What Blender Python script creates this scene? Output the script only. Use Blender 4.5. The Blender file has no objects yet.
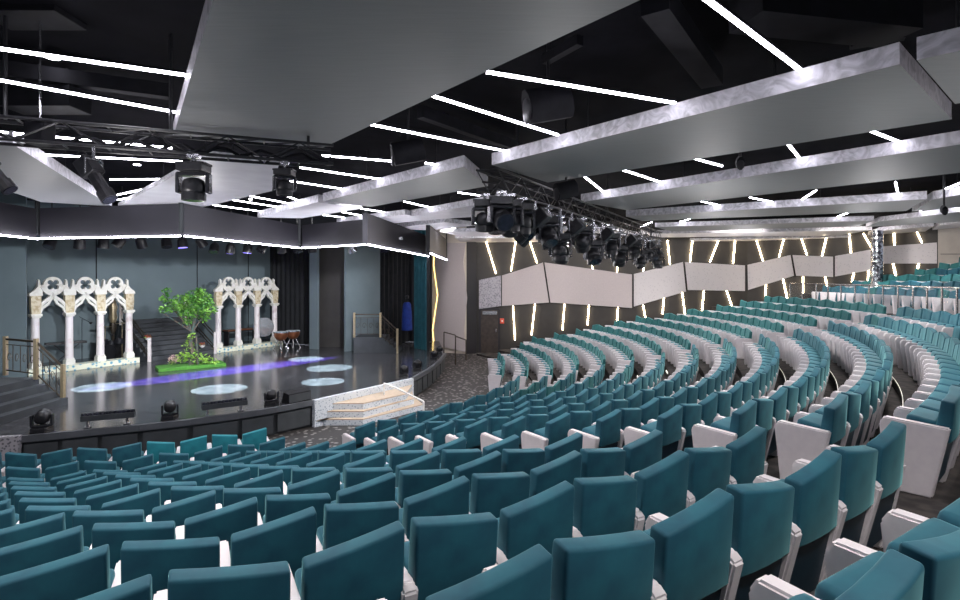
import bpy, bmesh, math, random
from mathutils import Vector, Matrix
random.seed(7)
PI = math.pi
scn = bpy.context.scene
COL = scn.collection
F = 550.0; HZ = 277.0; CZ = 4.15          # focal length (px), horizon row, camera height over the pit floor
PX, PY = -10.995, 21.815; R0 = 12.355; DR = 0.9

# ------------------------------------------------------------------ survey helpers (give world points)
def G(px, py, zr):
    """world point at height zr (relative to eye height) seen in that direction from the survey spot"""
    Y = F * (-zr) / (py - HZ)
    return Vector(((px - 480) / F * Y, Y, zr + CZ))
def D(px, py, Y):
    return Vector(((px - 480) / F * Y, Y, CZ - (py - HZ) / F * Y))
def onwall(px, py, a, b, off=0.0):
    d = Vector((b[0]-a[0], b[1]-a[1])); n = Vector((-d.y, d.x)).normalized()
    if n.dot(Vector((-a[0], -a[1]))) < 0: n = -n
    u = (px-480)/F
    a0 = Vector((a[0], a[1])) + n*off
    t = n.dot(a0) / n.dot(Vector((u, 1)))
    return Vector((u*t, t, CZ - (py-HZ)/F*t))

# ------------------------------------------------------------------ materials
def mat(name, col, rough=.6, metal=0, emit=None, es=0, sheen=0, noise=None, coat=0, bump=0, bscale=50, spec=None):
    m = bpy.data.materials.new(name); m.use_nodes = True
    nt = m.node_tree; b = nt.nodes['Principled BSDF']
    b.inputs['Base Color'].default_value = (*col, 1)
    b.inputs['Roughness'].default_value = rough
    b.inputs['Metallic'].default_value = metal
    if spec is not None: b.inputs['Specular IOR Level'].default_value = spec
    if sheen:
        b.inputs['Sheen Weight'].default_value = sheen
        b.inputs['Sheen Roughness'].default_value = .35
        b.inputs['Sheen Tint'].default_value = (.35, .8, .8, 1)
    if coat: b.inputs['Coat Weight'].default_value = coat
    if emit:
        b.inputs['Emission Color'].default_value = (*emit, 1); b.inputs['Emission Strength'].default_value = es
    if noise:      # (scale, col2, lo, hi)
        tc = nt.nodes.new('ShaderNodeTexCoord')
        n = nt.nodes.new('ShaderNodeTexNoise'); n.inputs['Scale'].default_value = noise[0]; n.inputs['Detail'].default_value = 4
        r = nt.nodes.new('ShaderNodeValToRGB'); r.color_ramp.elements[0].position = noise[2]; r.color_ramp.elements[1].position = noise[3]
        r.color_ramp.elements[0].color = (*col, 1); r.color_ramp.elements[1].color = (*noise[1], 1)
        nt.links.new(tc.outputs['Object'], n.inputs['Vector'])
        nt.links.new(n.outputs['Fac'], r.inputs['Fac']); nt.links.new(r.outputs['Color'], b.inputs['Base Color'])
    if bump:
        tc = nt.nodes.new('ShaderNodeTexCoord')
        n = nt.nodes.new('ShaderNodeTexNoise'); n.inputs['Scale'].default_value = bscale; n.inputs['Detail'].default_value = 3
        bp = nt.nodes.new('ShaderNodeBump'); bp.inputs['Strength'].default_value = bump; bp.inputs['Distance'].default_value = .02
        nt.links.new(tc.outputs['Object'], n.inputs['Vector'])
        nt.links.new(n.outputs['Fac'], bp.inputs['Height']); nt.links.new(bp.outputs['Normal'], b.inputs['Normal'])
    return m
M = {}
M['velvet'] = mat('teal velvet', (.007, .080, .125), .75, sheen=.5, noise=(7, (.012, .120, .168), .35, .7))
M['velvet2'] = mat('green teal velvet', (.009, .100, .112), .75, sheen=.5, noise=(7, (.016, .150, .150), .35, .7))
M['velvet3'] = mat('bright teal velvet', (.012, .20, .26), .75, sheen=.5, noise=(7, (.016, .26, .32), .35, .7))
M['navy'] = mat('navy shell', (.006, .024, .042), .5, noise=(9, (.009, .034, .055), .3, .7))
M['leather'] = mat('white leather', (.76, .71, .74), .45, noise=(14, (.82, .77, .79), .3, .7), bump=.04, bscale=90)
M['black'] = mat('black metal', (.012, .012, .015), .4, noise=(20, (.022, .022, .026), .4, .7))
M['blackgloss'] = mat('gloss black plastic', (.015, .015, .02), .22, noise=(20, (.03, .03, .035), .4, .7))
M['lens'] = mat('lens glass', (.012, .013, .02), .12, 0, noise=(8, (.03, .03, .05), .4, .7))
M['purplelens'] = mat('purple lens', (.05, .04, .1), .1, 0, (.25, .2, 1), 2.5, noise=(9, (.1, .1, .2), .3, .7))
M['steel'] = mat('steel', (.55, .55, .57), .25, .9, noise=(15, (.4, .4, .42), .3, .7))
M['whitelac'] = mat('white lacquer', (.7, .7, .7), .35, noise=(10, (.8, .8, .8), .3, .7))
M['led'] = mat('led cool', (.9, .9, 1), .4, 0, (.90, .88, 1.0), 24, noise=(5, (1, 1, 1), .3, .7))
M['ledwarm'] = mat('led warm', (1, .9, .75), .4, 0, (1.0, .80, .52), 15, noise=(5, (1, .95, .8), .3, .7))
M['ledgold'] = mat('led gold', (1, .85, .4), .4, 0, (1.0, .74, .28), 3, noise=(5, (1, .9, .5), .3, .7))
M['ledfloor'] = mat('led floor', (.8, .8, .75), .4, 0, (1.0, .93, .8), .55, noise=(5, (.9, .9, .8), .3, .7))
M['deck'] = mat('black ceiling void', (.004, .004, .006), .9, spec=.08, noise=(1.5, (.009, .0088, .013), .4, .75))
M['duct'] = mat('dark duct', (.007, .007, .009), .7, spec=.2, noise=(4, (.013, .013, .017), .35, .7))
M['band'] = mat('dark fascia', (.009, .0085, .012), .5, noise=(2, (.013, .012, .017), .3, .7))
M['greywall'] = mat('grey blue stage flat', (.130, .172, .192), .8, noise=(1.2, (.15, .195, .215), .3, .7))
M['drape'] = mat('black drape', (.008, .009, .011), .9, noise=(3, (.014, .015, .018), .3, .7))
M['tealdrape'] = mat('teal drape', (.008, .075, .10), .8, sheen=.3, noise=(3, (.014, .11, .14), .3, .7))
M['walldark'] = mat('taupe wall', (.024, .0215, .020), .6, noise=(2, (.033, .030, .028), .3, .7))
M['wavepanel'] = mat('blush panel', (.46, .41, .41), .6, noise=(30, (.52, .46, .46), .35, .65))
M['beige'] = mat('beige tile', (.60, .54, .47), .6, noise=(3, (.66, .60, .52), .35, .65))
M['carpet'] = mat('dark carpet', (.020, .017, .017), .95, noise=(5, (.055, .046, .042), .42, .62))
M['tread'] = mat('lit beige tread', (.50, .40, .31), .6, noise=(12, (.58, .46, .35), .35, .65))
M['darkdoor'] = mat('dark wood door', (.030, .022, .018), .45, noise=(6, (.05, .036, .03), .35, .65))
M['brass'] = mat('brushed brass', (.62, .50, .32), .35, .8, noise=(18, (.52, .42, .27), .3, .7))
M['iron'] = mat('wrought iron', (.05, .04, .032), .45, .5, noise=(18, (.09, .07, .05), .3, .7))
M['stepgrey'] = mat('dark grey tread', (.038, .043, .050), .55, noise=(3, (.052, .058, .066), .35, .65))
M['pale'] = mat('strip-lit slab underside', (.62, .60, .64), .45, noise=(2, (.70, .68, .72), .35, .65))  # glow of the light strips on small slabs, put into the colour
M['lip'] = mat('grey stage lip', (.075, .082, .095), .5, noise=(3, (.095, .10, .115), .35, .65))
M['marble'] = mat('pale marble', (.80, .74, .74), .4, noise=(3.2, (.62, .50, .50), .55, .75))
M['stone'] = mat('cream stone', (.78, .76, .70), .5, noise=(6, (.66, .62, .54), .5, .75))
M['gold'] = mat('gold mosaic', (.66, .58, .42), .5, noise=(9, (.46, .35, .20), .45, .62))
M['leaf'] = mat('green leaf', (.045, .17, .028), .5, noise=(4, (.20, .42, .07), .4, .62))
M['leafyellow'] = mat('yellow green leaf', (.30, .48, .06), .5, noise=(9, (.16, .36, .06), .35, .65))
M['grass'] = mat('turf', (.035, .15, .02), .9, noise=(25, (.08, .26, .03), .35, .65))
M['bark'] = mat('bark', (.10, .075, .055), .8, noise=(12, (.05, .10, .08), .45, .6))
M['pink'] = mat('pink flower', (.62, .36, .36), .6, noise=(20, (.7, .5, .45), .35, .65))
M['red'] = mat('red', (.6, .05, .03), .5, noise=(20, (.7, .12, .06), .35, .65))
M['copper'] = mat('copper', (.62, .24, .12), .28, .85, noise=(8, (.5, .18, .09), .3, .7))
M['drumwhite'] = mat('drum skin', (.70, .78, .82), .5, noise=(6, (.55, .65, .7), .4, .6))
M['blue'] = mat('royal blue cloth', (.005, .025, .20), .8, noise=(6, (.008, .04, .28), .35, .65))
M['chrome'] = mat('chrome mosaic', (.6, .6, .62), .12, 1, noise=(9, (.15, .15, .17), .45, .55), bump=.9, bscale=12)

def speckle(name, c1, c2, scale, thr):
    m = bpy.data.materials.new(name); m.use_nodes = True; nt = m.node_tree; b = nt.nodes['Principled BSDF']
    tc = nt.nodes.new('ShaderNodeTexCoord'); v = nt.nodes.new('ShaderNodeTexVoronoi'); v.inputs['Scale'].default_value = scale
    r = nt.nodes.new('ShaderNodeValToRGB'); r.color_ramp.interpolation = 'LINEAR'
    r.color_ramp.elements[0].position = thr - .08; r.color_ramp.elements[1].position = thr + .08
    r.color_ramp.elements[0].color = (*c1, 1); r.color_ramp.elements[1].color = (*c2, 1)
    nt.links.new(tc.outputs['Object'], v.inputs['Vector']); nt.links.new(v.outputs['Distance'], r.inputs['Fac'])
    nt.links.new(r.outputs['Color'], b.inputs['Base Color']); b.inputs['Roughness'].default_value = .6
    return m
M['speckle'] = speckle('speckled terrazzo', (.26, .33, .42), (.62, .66, .72), 16, .30)
M['specklegrey'] = speckle('grey speckled panel', (.13, .13, .15), (.42, .40, .44), 17, .38)
M['panel'] = speckle('pale perforated panel', (.46, .44, .46), (.60, .57, .58), 9, .2)
M['pit'] = speckle('diamond carpet', (.30, .28, .27), (.028, .025, .025), 6, .30)
M['mosaic'] = speckle('blue dot mosaic', (.12, .36, .50), (.78, .78, .62), 6.5, .34)

def stage_floor_mat():
    m = bpy.data.materials.new('stage marble floor'); m.use_nodes = True; nt = m.node_tree; b = nt.nodes['Principled BSDF']
    tc = nt.nodes.new('ShaderNodeTexCoord'); n = nt.nodes.new('ShaderNodeTexNoise'); n.inputs['Scale'].default_value = 3; n.inputs['Detail'].default_value = 8
    r = nt.nodes.new('ShaderNodeValToRGB'); r.color_ramp.elements[0].position = .35; r.color_ramp.elements[1].position = .7
    r.color_ramp.elements[0].color = (.034, .036, .041, 1); r.color_ramp.elements[1].color = (.080, .080, .086, 1)
    nt.links.new(tc.outputs['Object'], n.inputs['Vector']); nt.links.new(n.outputs['Fac'], r.inputs['Fac']); nt.links.new(r.outputs['Color'], b.inputs['Base Color'])
    b.inputs['Roughness'].default_value = .17; b.inputs['Specular IOR Level'].default_value = .6
    return m
M['stagefloor'] = stage_floor_mat()

def slab_mats():
    # underside: satin brushed sheet
    m = bpy.data.materials.new('brushed sheet underside'); m.use_nodes = True; nt = m.node_tree; b = nt.nodes['Principled BSDF']
    tc = nt.nodes.new('ShaderNodeTexCoord'); mp = nt.nodes.new('ShaderNodeMapping'); mp.inputs['Scale'].default_value = (1, 18, 1); mp.inputs['Rotation'].default_value = (0, 0, .6)
    n = nt.nodes.new('ShaderNodeTexNoise'); n.inputs['Scale'].default_value = 2.2; n.inputs['Detail'].default_value = 4
    r = nt.nodes.new('ShaderNodeValToRGB'); r.color_ramp.elements[0].color = (.19, .20, .205, 1); r.color_ramp.elements[1].color = (.25, .26, .265, 1)
    nt.links.new(tc.outputs['Object'], mp.inputs['Vector']); nt.links.new(mp.outputs['Vector'], n.inputs['Vector'])
    nt.links.new(n.outputs['Fac'], r.inputs['Fac']); nt.links.new(r.outputs['Color'], b.inputs['Base Color'])
    b.inputs['Metallic'].default_value = .2; b.inputs['Roughness'].default_value = .58
    # edge: mottled pearly sheet
    e = bpy.data.materials.new('mottled edge sheet'); e.use_nodes = True; nt = e.node_tree; b = nt.nodes['Principled BSDF']
    tc = nt.nodes.new('ShaderNodeTexCoord'); w = nt.nodes.new('ShaderNodeTexNoise'); w.inputs['Scale'].default_value = 4; w.inputs['Detail'].default_value = 6; w.inputs['Distortion'].default_value = 2.5
    r = nt.nodes.new('ShaderNodeValToRGB'); r.color_ramp.elements[0].position = .35; r.color_ramp.elements[1].position = .65
    r.color_ramp.elements[0].color = (.42, .41, .44, 1); r.color_ramp.elements[1].color = (.74, .72, .77, 1)
    nt.links.new(tc.outputs['Object'], w.inputs['Vector']); nt.links.new(w.outputs['Fac'], r.inputs['Fac']); nt.links.new(r.outputs['Color'], b.inputs['Base Color'])
    b.inputs['Roughness'].default_value = .5
    return m, e
M['under'], M['edge'] = slab_mats()

# ------------------------------------------------------------------ mesh builder
class MB:
    def __init__(s): s.b = bmesh.new()
    def box(s, c, d, rz=0, rot=None, bev=0, seg=2):
        t = bmesh.new(); bmesh.ops.create_cube(t, size=1)
        bmesh.ops.scale(t, vec=Vector(d), verts=t.verts)
        if bev: bmesh.ops.bevel(t, geom=t.edges[:], offset=bev, segments=seg, affect='EDGES', profile=.6)
        R = rot if rot is not None else Matrix.Rotation(rz, 3, 'Z')
        bmesh.ops.rotate(t, cent=(0, 0, 0), matrix=R, verts=t.verts)
        bmesh.ops.translate(t, vec=Vector(c), verts=t.verts)
        s.add(t); return s
    def add(s, t):
        me = bpy.data.meshes.new('t'); t.to_mesh(me); t.free(); s.b.from_mesh(me); bpy.data.meshes.remove(me)
    def tube(s, a, b, r, n=8, r2=None, caps=True):
        a, b = Vector(a), Vector(b); d = b-a; L = d.length
        if L < 1e-6: return s
        t = bmesh.new(); bmesh.ops.create_cone(t, cap_ends=caps, segments=n, radius1=r, radius2=r if r2 is None else r2, depth=L)
        q = Vector((0, 0, 1)).rotation_difference(d.normalized()).to_matrix()
        bmesh.ops.rotate(t, cent=(0, 0, 0), matrix=q, verts=t.verts)
        bmesh.ops.translate(t, vec=(a+b)/2, verts=t.verts); s.add(t); return s
    def bar(s, a, b, w, h):       # rectangular bar from a to b
        a, b = Vector(a), Vector(b); d = b-a; L = d.length
        x = d.normalized(); up = Vector((0, 0, 1))
        if abs(x.z) > .98: up = Vector((1, 0, 0))
        y = up.cross(x).normalized(); z = x.cross(y)
        R = Matrix((x, y, z)).transposed()
        return s.box((a+b)/2, (L, w, h), rot=R)
    def path(s, pts, r, n=6):
        for i in range(len(pts)-1): s.tube(pts[i], pts[i+1], r, n)
        return s
    def ball(s, c, r, sc=(1, 1, 1), u=12, v=8, rot=None):
        t = bmesh.new(); bmesh.ops.create_uvsphere(t, u_segments=u, v_segments=v, radius=r)
        bmesh.ops.scale(t, vec=Vector(sc), verts=t.verts)
        if rot is not None: bmesh.ops.rotate(t, cent=(0, 0, 0), matrix=rot, verts=t.verts)
        bmesh.ops.translate(t, vec=Vector(c), verts=t.verts); s.add(t); return s
    def prism(s, poly, z0, z1, mside=0):
        """poly: list of (x,y); vertical extrusion"""
        b = s.b
        lo = [b.verts.new((p[0], p[1], z0)) for p in poly]; hi = [b.verts.new((p[0], p[1], z1)) for p in poly]
        f0 = b.faces.new(lo[::-1]); f1 = b.faces.new(hi)
        for i in range(len(poly)):
            j = (i+1) % len(poly); f = b.faces.new((lo[i], lo[j], hi[j], hi[i])); f.material_index = mside
        return s
    def extr(s, poly3, d):
        """planar 3d polygon extruded by vector d"""
        b = s.b; d = Vector(d)
        lo = [b.verts.new(Vector(p)) for p in poly3]; hi = [b.verts.new(Vector(p)+d) for p in poly3]
        b.faces.new(lo); b.faces.new(hi[::-1])
        for i in range(len(lo)):
            j = (i+1) % len(lo); b.faces.new((lo[i], hi[i], hi[j], lo[j]))
        return s
    def lathe(s, prof, n=16, c=(0, 0, 0)):
        b = s.b; rings = []
        for r, z in prof:
            rings.append([b.verts.new((c[0]+r*math.cos(2*PI*k/n), c[1]+r*math.sin(2*PI*k/n), c[2]+z)) for k in range(n)])
        for i in range(len(rings)-1):
            for k in range(n):
                b.faces.new((rings[i][k], rings[i][(k+1) % n], rings[i+1][(k+1) % n], rings[i+1][k]))
        b.faces.new(rings[0][::-1]); b.faces.new(rings[-1]); return s
    def xf(s, mtx): bmesh.ops.transform(s.b, matrix=mtx, verts=s.b.verts); return s
    def mesh(s, name, mats, smooth=False):
        bmesh.ops.recalc_face_normals(s.b, faces=s.b.faces)
        me = bpy.data.meshes.new(name); s.b.to_mesh(me); s.b.free()
        for m in (mats if isinstance(mats, (list, tuple)) else [mats]): me.materials.append(M[m])
        if smooth:
            for p in me.polygons: p.use_smooth = True
            try: me.set_sharp_from_angle(angle=math.radians(45))
            except Exception: pass
        return me
    def obj(s, name, mats, parent=None, smooth=False):
        return link(name, s.mesh(name, mats, smooth), parent)
def link(name, me, parent=None, loc=None, rz=0):
    o = bpy.data.objects.new(name, me); COL.objects.link(o)
    if parent: o.parent = parent
    if loc is not None: o.location = loc; o.rotation_euler = (0, 0, rz)
    return o
def tag(o, label=None, cat=None, group=None, kind=None):
    if label: o['label'] = label
    if cat: o['category'] = cat
    if group: o['group'] = group
    if kind: o['kind'] = kind
    elif label and cat: o['kind'] = 'thing'
    return o
def thing(name, label, cat, loc=(0, 0, 0), rz=0, group=None):
    return tag(link(name, None, None, Vector(loc), rz), label, cat, group)
def dup(root, loc, rz, label=None, group=None):
    r = root.copy(); COL.objects.link(r); r.location = loc; r.rotation_euler = (0, 0, rz)
    if label: r['label'] = label
    if group: r['group'] = group
    for ch in list(root.children):
        c = ch.copy(); COL.objects.link(c); c.parent = r
        for g in list(ch.children):
            d = g.copy(); COL.objects.link(d); d.parent = c
    return r
def struct(name, mb, mats, smooth=False): return tag(mb.obj(name, mats, None, smooth), kind='structure')
ORD = ['zeroth', 'first', 'second', 'third', 'fourth', 'fifth', 'sixth', 'seventh', 'eighth', 'ninth', 'tenth', 'eleventh', 'twelfth', 'thirteenth', 'fourteenth', 'fifteenth', 'sixteenth', 'seventeenth', 'eighteenth', 'nineteenth', 'twentieth']
def ordi(n):
    if n <= 20: return ORD[n]
    return {2: 'twenty-', 3: 'thirty-'}[n//10] + ORD[n % 10] if n % 10 else 'thirtieth'

# ------------------------------------------------------------------ geometry of the seating bowl
def Rn(n): return R0 + DR*n
def zfl(n): return 0.0 if n <= 0 else -.119 + .212*n
def pol(R, a): return Vector((PX + R*math.cos(a), PY + R*math.sin(a)))
A1 = math.radians(-46.737); O1 = -.716; O2 = -2.164
A4 = math.radians(-16.936); O4 = 1.321
A2 = math.radians(-15.9)
W1a, W1b, W2b, W3b = (-.25, 30.1), (14.1, 29.0), (20.4, 24.5), (27.5, 24.2)
def inside(p, m=.0):
    if p.y > 30.1 - (p.x+.25)*.0767 - m: return False
    d = Vector((W2b[0]-W1b[0], W2b[1]-W1b[1])).normalized(); n = Vector((-d.y, d.x))     # outward right
    if n.dot(p - Vector(W1b)) > -m: return False
    if p.y > 24.2-m and p.x > 20.4: return False
    return True
def rear_R(k): return 25.35 + .9*k
def rear_z(k): return 2.87 + .235*k

# ---- floor: pit + terraces
mb = MB(); mb.prism([(-24, -3), (29, -3), (29, 33), (-24, 33)], -.3, 0)
tag(mb.obj('floor', 'pit'), kind='structure')
tiers = [(Rn(n)-.22, Rn(n+1)-.22, zfl(n)) for n in range(1, 13)] + [(Rn(13)-.22, rear_R(0)-.1, 2.62)]
tiers += [(rear_R(k)-.1, rear_R(k+1)-.1 if k < 6 else rear_R(6)+3, rear_z(k)) for k in range(7)]
mb = MB()
for (r0, r1, z) in tiers:
    da = math.radians(1.5); a = math.radians(-104); pts = []
    while a < math.radians(60):
        if not inside(pol(r1, a+da), .25): break
        a += da; pts.append(a)
    amin = math.radians(-104)
    arc = [amin] + pts
    poly = [pol(r0, q) for q in arc] + [pol(r1, q) for q in reversed(arc)]
    mb.prism([(p.x, p.y) for p in poly], 0.0, z)
tag(mb.obj('floor_terraces', 'carpet'), kind='structure')

# ---- LED line on riser edges
def arcpts(R, a0, a1, z, st=1.0):
    n = max(2, int(abs(a1-a0)/math.radians(st))); return [Vector((*pol(R, a0+(a1-a0)*i/n), z)) for i in range(n+1)]
for n in (9, 10, 11, 12):
    R = Rn(n)-.24
    tag(MB().path(arcpts(R, math.radians(-68 if n > 10 else -44), A2, zfl(n)+.012), .006, 5).obj('floor_light_strip', 'ledfloor'),
        f'thin white light line along the step edge in front of the {ordi(n+2)} row', 'light', 'light lines on the terrace edges')

# ------------------------------------------------------------------ theatre seat
PITCH = .545
def backrest_mesh(side, m):
    # padded back: local y = outward (away from stage); leaning; slanted top
    b = MB(); w = PITCH-.068; th = .125; zb, zt = .49, .885
    nx = 4; t = bmesh.new()
    bmesh.ops.create_grid(t, x_segments=1, y_segments=1, size=.5); t.free()
    bm = b.b; grid = []
    for iy, (z, yo) in enumerate(((0, 0), (1, 0))): pass
    def P(i, j, k):     # i 0..nx across, j 0/1 bottom/top, k 0 front 1 rear
        u = i/nx - .5; x = u*w
        curve = .014*(1-(2*u)**2)
        if j == 0: y = .395 + (th if k else 0) - .02 + curve; z = zb
        else:      y = .455 + (th*.75 if k else 0) + curve - .02; z = zt + side*u*.075 + (0.012 if k == 0 else 0)
        return (x, y, z)
    V = {}
    for i in range(nx+1):
        for j in range(2):
            for k in range(2): V[i, j, k] = bm.verts.new(P(i, j, k))
    for i in range(nx):
        bm.faces.new((V[i, 0, 0], V[i+1, 0, 0], V[i+1, 1, 0], V[i, 1, 0]))
        bm.faces.new((V[i, 0, 1], V[i, 1, 1], V[i+1, 1, 1], V[i+1, 0, 1]))
        bm.faces.new((V[i, 1, 0], V[i+1, 1, 0], V[i+1, 1, 1], V[i, 1, 1]))
        bm.faces.new((V[i, 0, 0], V[i, 0, 1], V[i+1, 0, 1], V[i+1, 0, 0]))
    for i in (0, nx): bm.faces.new((V[i, 0, 0], V[i, 1, 0], V[i, 1, 1], V[i, 0, 1]))
    es = [e for e in bm.edges if not (abs((e.verts[0].co-e.verts[1].co).normalized().x) < .2 and e.verts[0].co.x*0+abs(abs(e.verts[0].co.x)-w/2) > .01)]
    bmesh.ops.bevel(bm, geom=es, offset=.016, segments=3, affect='EDGES', profile=.5)
    return b.mesh('backrest', m, True)
def shell_mesh():
    b = MB(); w = PITCH-.07
    b.extr([(-w/2, .385, .47), (-w/2, .47, .47), (-w/2, .40, .10), (-w/2, .34, .10)], (w, 0, 0)); return b.mesh('back_shell', 'navy')
def cushion_mesh(m):
    b = MB(); w = PITCH-.085
    b.box((0, .27, .475), (w, .23, .41), rot=Matrix.Rotation(math.radians(-9), 3, 'X'), bev=.04, seg=3)
    return b.mesh('seat_cushion', m, True)
def arm_mesh(end=False):
    b = MB(); w = .086 if not end else .09
    side = [(0, .595), (.035, .655), (.505, .628), (.385, 0.0), (.06, 0.0)] if end else [(0, .595), (.035, .655), (.49, .636), (.535, .60), (.395, 0.0), (.06, 0.0)]
    b.extr([(-w/2, y, z) for y, z in side], (w, 0, 0))
    bmesh.ops.bevel(b.b, geom=b.b.edges[:], offset=.012, segments=2, affect='EDGES')
    return b.mesh('armrest', 'leather', False)
BACK = {(s, m): backrest_mesh(s, m) for s in (-1, 1) for m in ('velvet', 'velvet2', 'velvet3')}
CUSH = {m: cushion_mesh(m) for m in ('velvet', 'velvet2', 'velvet3')}
SHELL = shell_mesh(); ARM = arm_mesh(); ENDP = arm_mesh(True)

seats = []     # (blockname, rownum, index, pos3, angle, side, mat, firstend)
def add_row(block, rown, R, z, a_start, sgn, a_lim, vm):
    """a_start: angle of the row's aisle end (arm centre); sgn: direction of counting"""
    da = (.53 if R > Rn(6.5) else .562)/(R+.25); i = 0; a = a_start
    while True:
        ac = a + sgn*da*(i+.5)
        if (sgn > 0 and ac > a_lim) or (sgn < 0 and ac < a_lim): break
        p = pol(R, ac)
        if block in ('mid', 'far') and not inside(pol(R+.3, ac), 1.1): break
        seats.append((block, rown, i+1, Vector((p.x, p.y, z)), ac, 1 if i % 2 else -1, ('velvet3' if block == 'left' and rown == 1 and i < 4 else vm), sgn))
        i += 1
for n in range(-1, 13):
    R = Rn(n); a = A1 + math.asin(O2/(R+.5)) - .0
    if n == 12: a = math.radians(-51)
    add_row('left', n+2, R, zfl(n), a, -1, math.radians(-104), 'velvet')
for n in range(0, 13):
    R = Rn(n); a = A1 + math.asin(O1/R)
    if n == 12: a = math.radians(-44)
    add_row('mid', n+1, R, zfl(n), a, 1, A2, 'velvet')
def far_lim(n):
    px = {8: 660, 9: 687, 10: 712, 11: 741, 12: 764}[n]; R = Rn(n)+.4
    u = (px-480)/F; a = u*u+1; b = -2*(u*PX+PY); c = PX*PX+PY*PY-R*R; t = (-b+math.sqrt(b*b-4*a*c))/2/a
    return math.atan2(t-PY, u*t-PX)
ends = {-1: 10, 0: 15.5, 1: 19.7, 2: 21, 3: 19.4, 4: 18, 5: 17, 6: 15.5, 7: 14.5}
for n in range(-1, 13):
    R = Rn(n); a = A4 + math.asin(O4/R)
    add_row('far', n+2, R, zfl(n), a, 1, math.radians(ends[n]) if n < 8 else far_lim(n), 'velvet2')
def ang_at(px, R):
    u = (px-480)/F; a = u*u+1; b = -2*(u*PX+PY); c = PX*PX+PY*PY-R*R; t = (-b+math.sqrt(b*b-4*a*c))/2/a
    return math.atan2(t-PY, u*t-PX)
for k, px in enumerate((812, 841, 858, 903, 927, 947)):
    R = rear_R(k); a0 = ang_at(px, R)
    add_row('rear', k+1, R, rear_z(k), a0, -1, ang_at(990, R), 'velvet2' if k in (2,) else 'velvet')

def proj(p): return 480 + F*p.x/p.y, HZ - F*(p.z-CZ)/p.y
vis = []
for s in seats:
    p = s[3] + Vector((0, 0, .75))
    o = Vector((math.cos(s[4]), math.sin(s[4]), 0))*.45
    q = p + o
    if q.y < .6: continue
    x, y = proj(q); d = q.y; m = 330/d
    if x < -m*.55 or x > 960+m*.75 or y > 600+m*.9: continue
    vis.append((d, s))
vis.sort(key=lambda t: t[0])
GN = {'left': 'left block', 'mid': 'middle block', 'far': 'far block', 'rear': 'rear block'}
protos = {}
rowcount = {}
stuffbm = bmesh.new()
def add_to_stuff(me, mtx, midx):
    t = bmesh.new(); t.from_mesh(me)
    for f in t.faces: f.material_index = midx
    bmesh.ops.transform(t, matrix=mtx, verts=t.verts)
    m2 = bpy.data.meshes.new('t'); t.to_mesh(m2); t.free(); stuffbm.from_mesh(m2); bpy.data.meshes.remove(m2)
def simple_meshes():
    out = {}
    for s in (-1, 1):
        b = MB(); w = PITCH-.085
        hl, hr = .885-s*.0375, .885+s*.0375
        bm = b.b
        v = [bm.verts.new(c) for c in ((-w/2, .38, .47), (w/2, .38, .47), (w/2, .50, .47), (-w/2, .50, .47), (-w/2, .45, hl), (w/2, .45, hr), (w/2, .53, hr), (-w/2, .53, hl))]
        for q in ((0, 1, 2, 3), (4, 5, 6, 7), (0, 1, 5, 4), (1, 2, 6, 5), (2, 3, 7, 6), (3, 0, 4, 7)): bm.faces.new([v[i] for i in q])
        bmesh.ops.bevel(bm, geom=bm.edges[:], offset=.018, segments=1, affect='EDGES')
        out[s] = b.mesh('sb', 'velvet2')
    b = MB(); b.box((0, .30, .455), (PITCH-.13, .16, .38), rot=Matrix.Rotation(math.radians(-9), 3, 'X'), bev=.04, seg=1); out['c'] = b.mesh('sc', 'velvet')
    b = MB(); side = [(0, .645), (.02, .655), (.50, .628), (.385, 0.0), (.06, 0.0)]; b.extr([(-.042, y, z) for y, z in side], (.084, 0, 0)); out['a'] = b.mesh('sa', 'leather')
    b = MB(); out['s'] = SHELL
    return out
SM = simple_meshes()
MI = {'velvet': 0, 'velvet2': 1, 'velvet3': 2, 'leather': 3, 'navy': 4}
for idx, (d, s) in enumerate(vis):
    block, rown, i, p, a, side, vm, sgn = s
    rz = a - PI/2
    first = (i == 1)
    # armrest positions: local x+ points to decreasing angle
    xa = PITCH/2 * (-1 if sgn > 0 else 1)       # outer end side of the first seat is opposite to counting direction
    # counting dir sgn>0 -> increasing angle -> local -x ; aisle end is local +x
    aisle_x = PITCH/2 if sgn > 0 else -PITCH/2
    if idx < 300:
        key = (side, vm, first, sgn)
        lab = f'teal velvet seat, {ordi(i)} from the aisle, in the {ordi(rown)} row of the {GN[block]}'
        grp = f'teal theatre seats of the {GN[block]}'
        if key not in protos:
            r = thing('theatre_seat', lab, 'seat', p, rz, grp)
            link('backrest', BACK[side, vm], r); link('back_shell', SHELL, r); link('seat_cushion', CUSH[vm], r)
            ar = link('armrest', ARM, r); ar.location = (-aisle_x, 0, 0)
            if first: ep = link('end_panel', ENDP, r); ep.location = (aisle_x, 0, 0)
            protos[key] = r
        else: dup(protos[key], p, rz, lab, grp)
    else:
        mtx = Matrix.Translation(p) @ Matrix.Rotation(rz, 4, 'Z')
        add_to_stuff(SM[side], mtx, MI[vm if vm != 'velvet' or random.random() > .3 else 'velvet2']); add_to_stuff(SM['c'], mtx, MI['velvet']); add_to_stuff(SHELL, mtx, 4)
        add_to_stuff(SM['a'], mtx @ Matrix.Translation((-aisle_x, 0, 0)), 3)
        if first: add_to_stuff(ENDP, mtx @ Matrix.Translation((aisle_x, 0, 0)), 3)
me = bpy.data.meshes.new('distant_theatre_seats'); stuffbm.to_mesh(me); stuffbm.free()
for k in ('velvet', 'velvet2', 'velvet3', 'leather', 'navy'): me.materials.append(M[k])
tag(link('distant_theatre_seats', me), 'mass of small distant teal seats with white armrests filling the far and rear rows', 'seats', kind='stuff')
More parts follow.
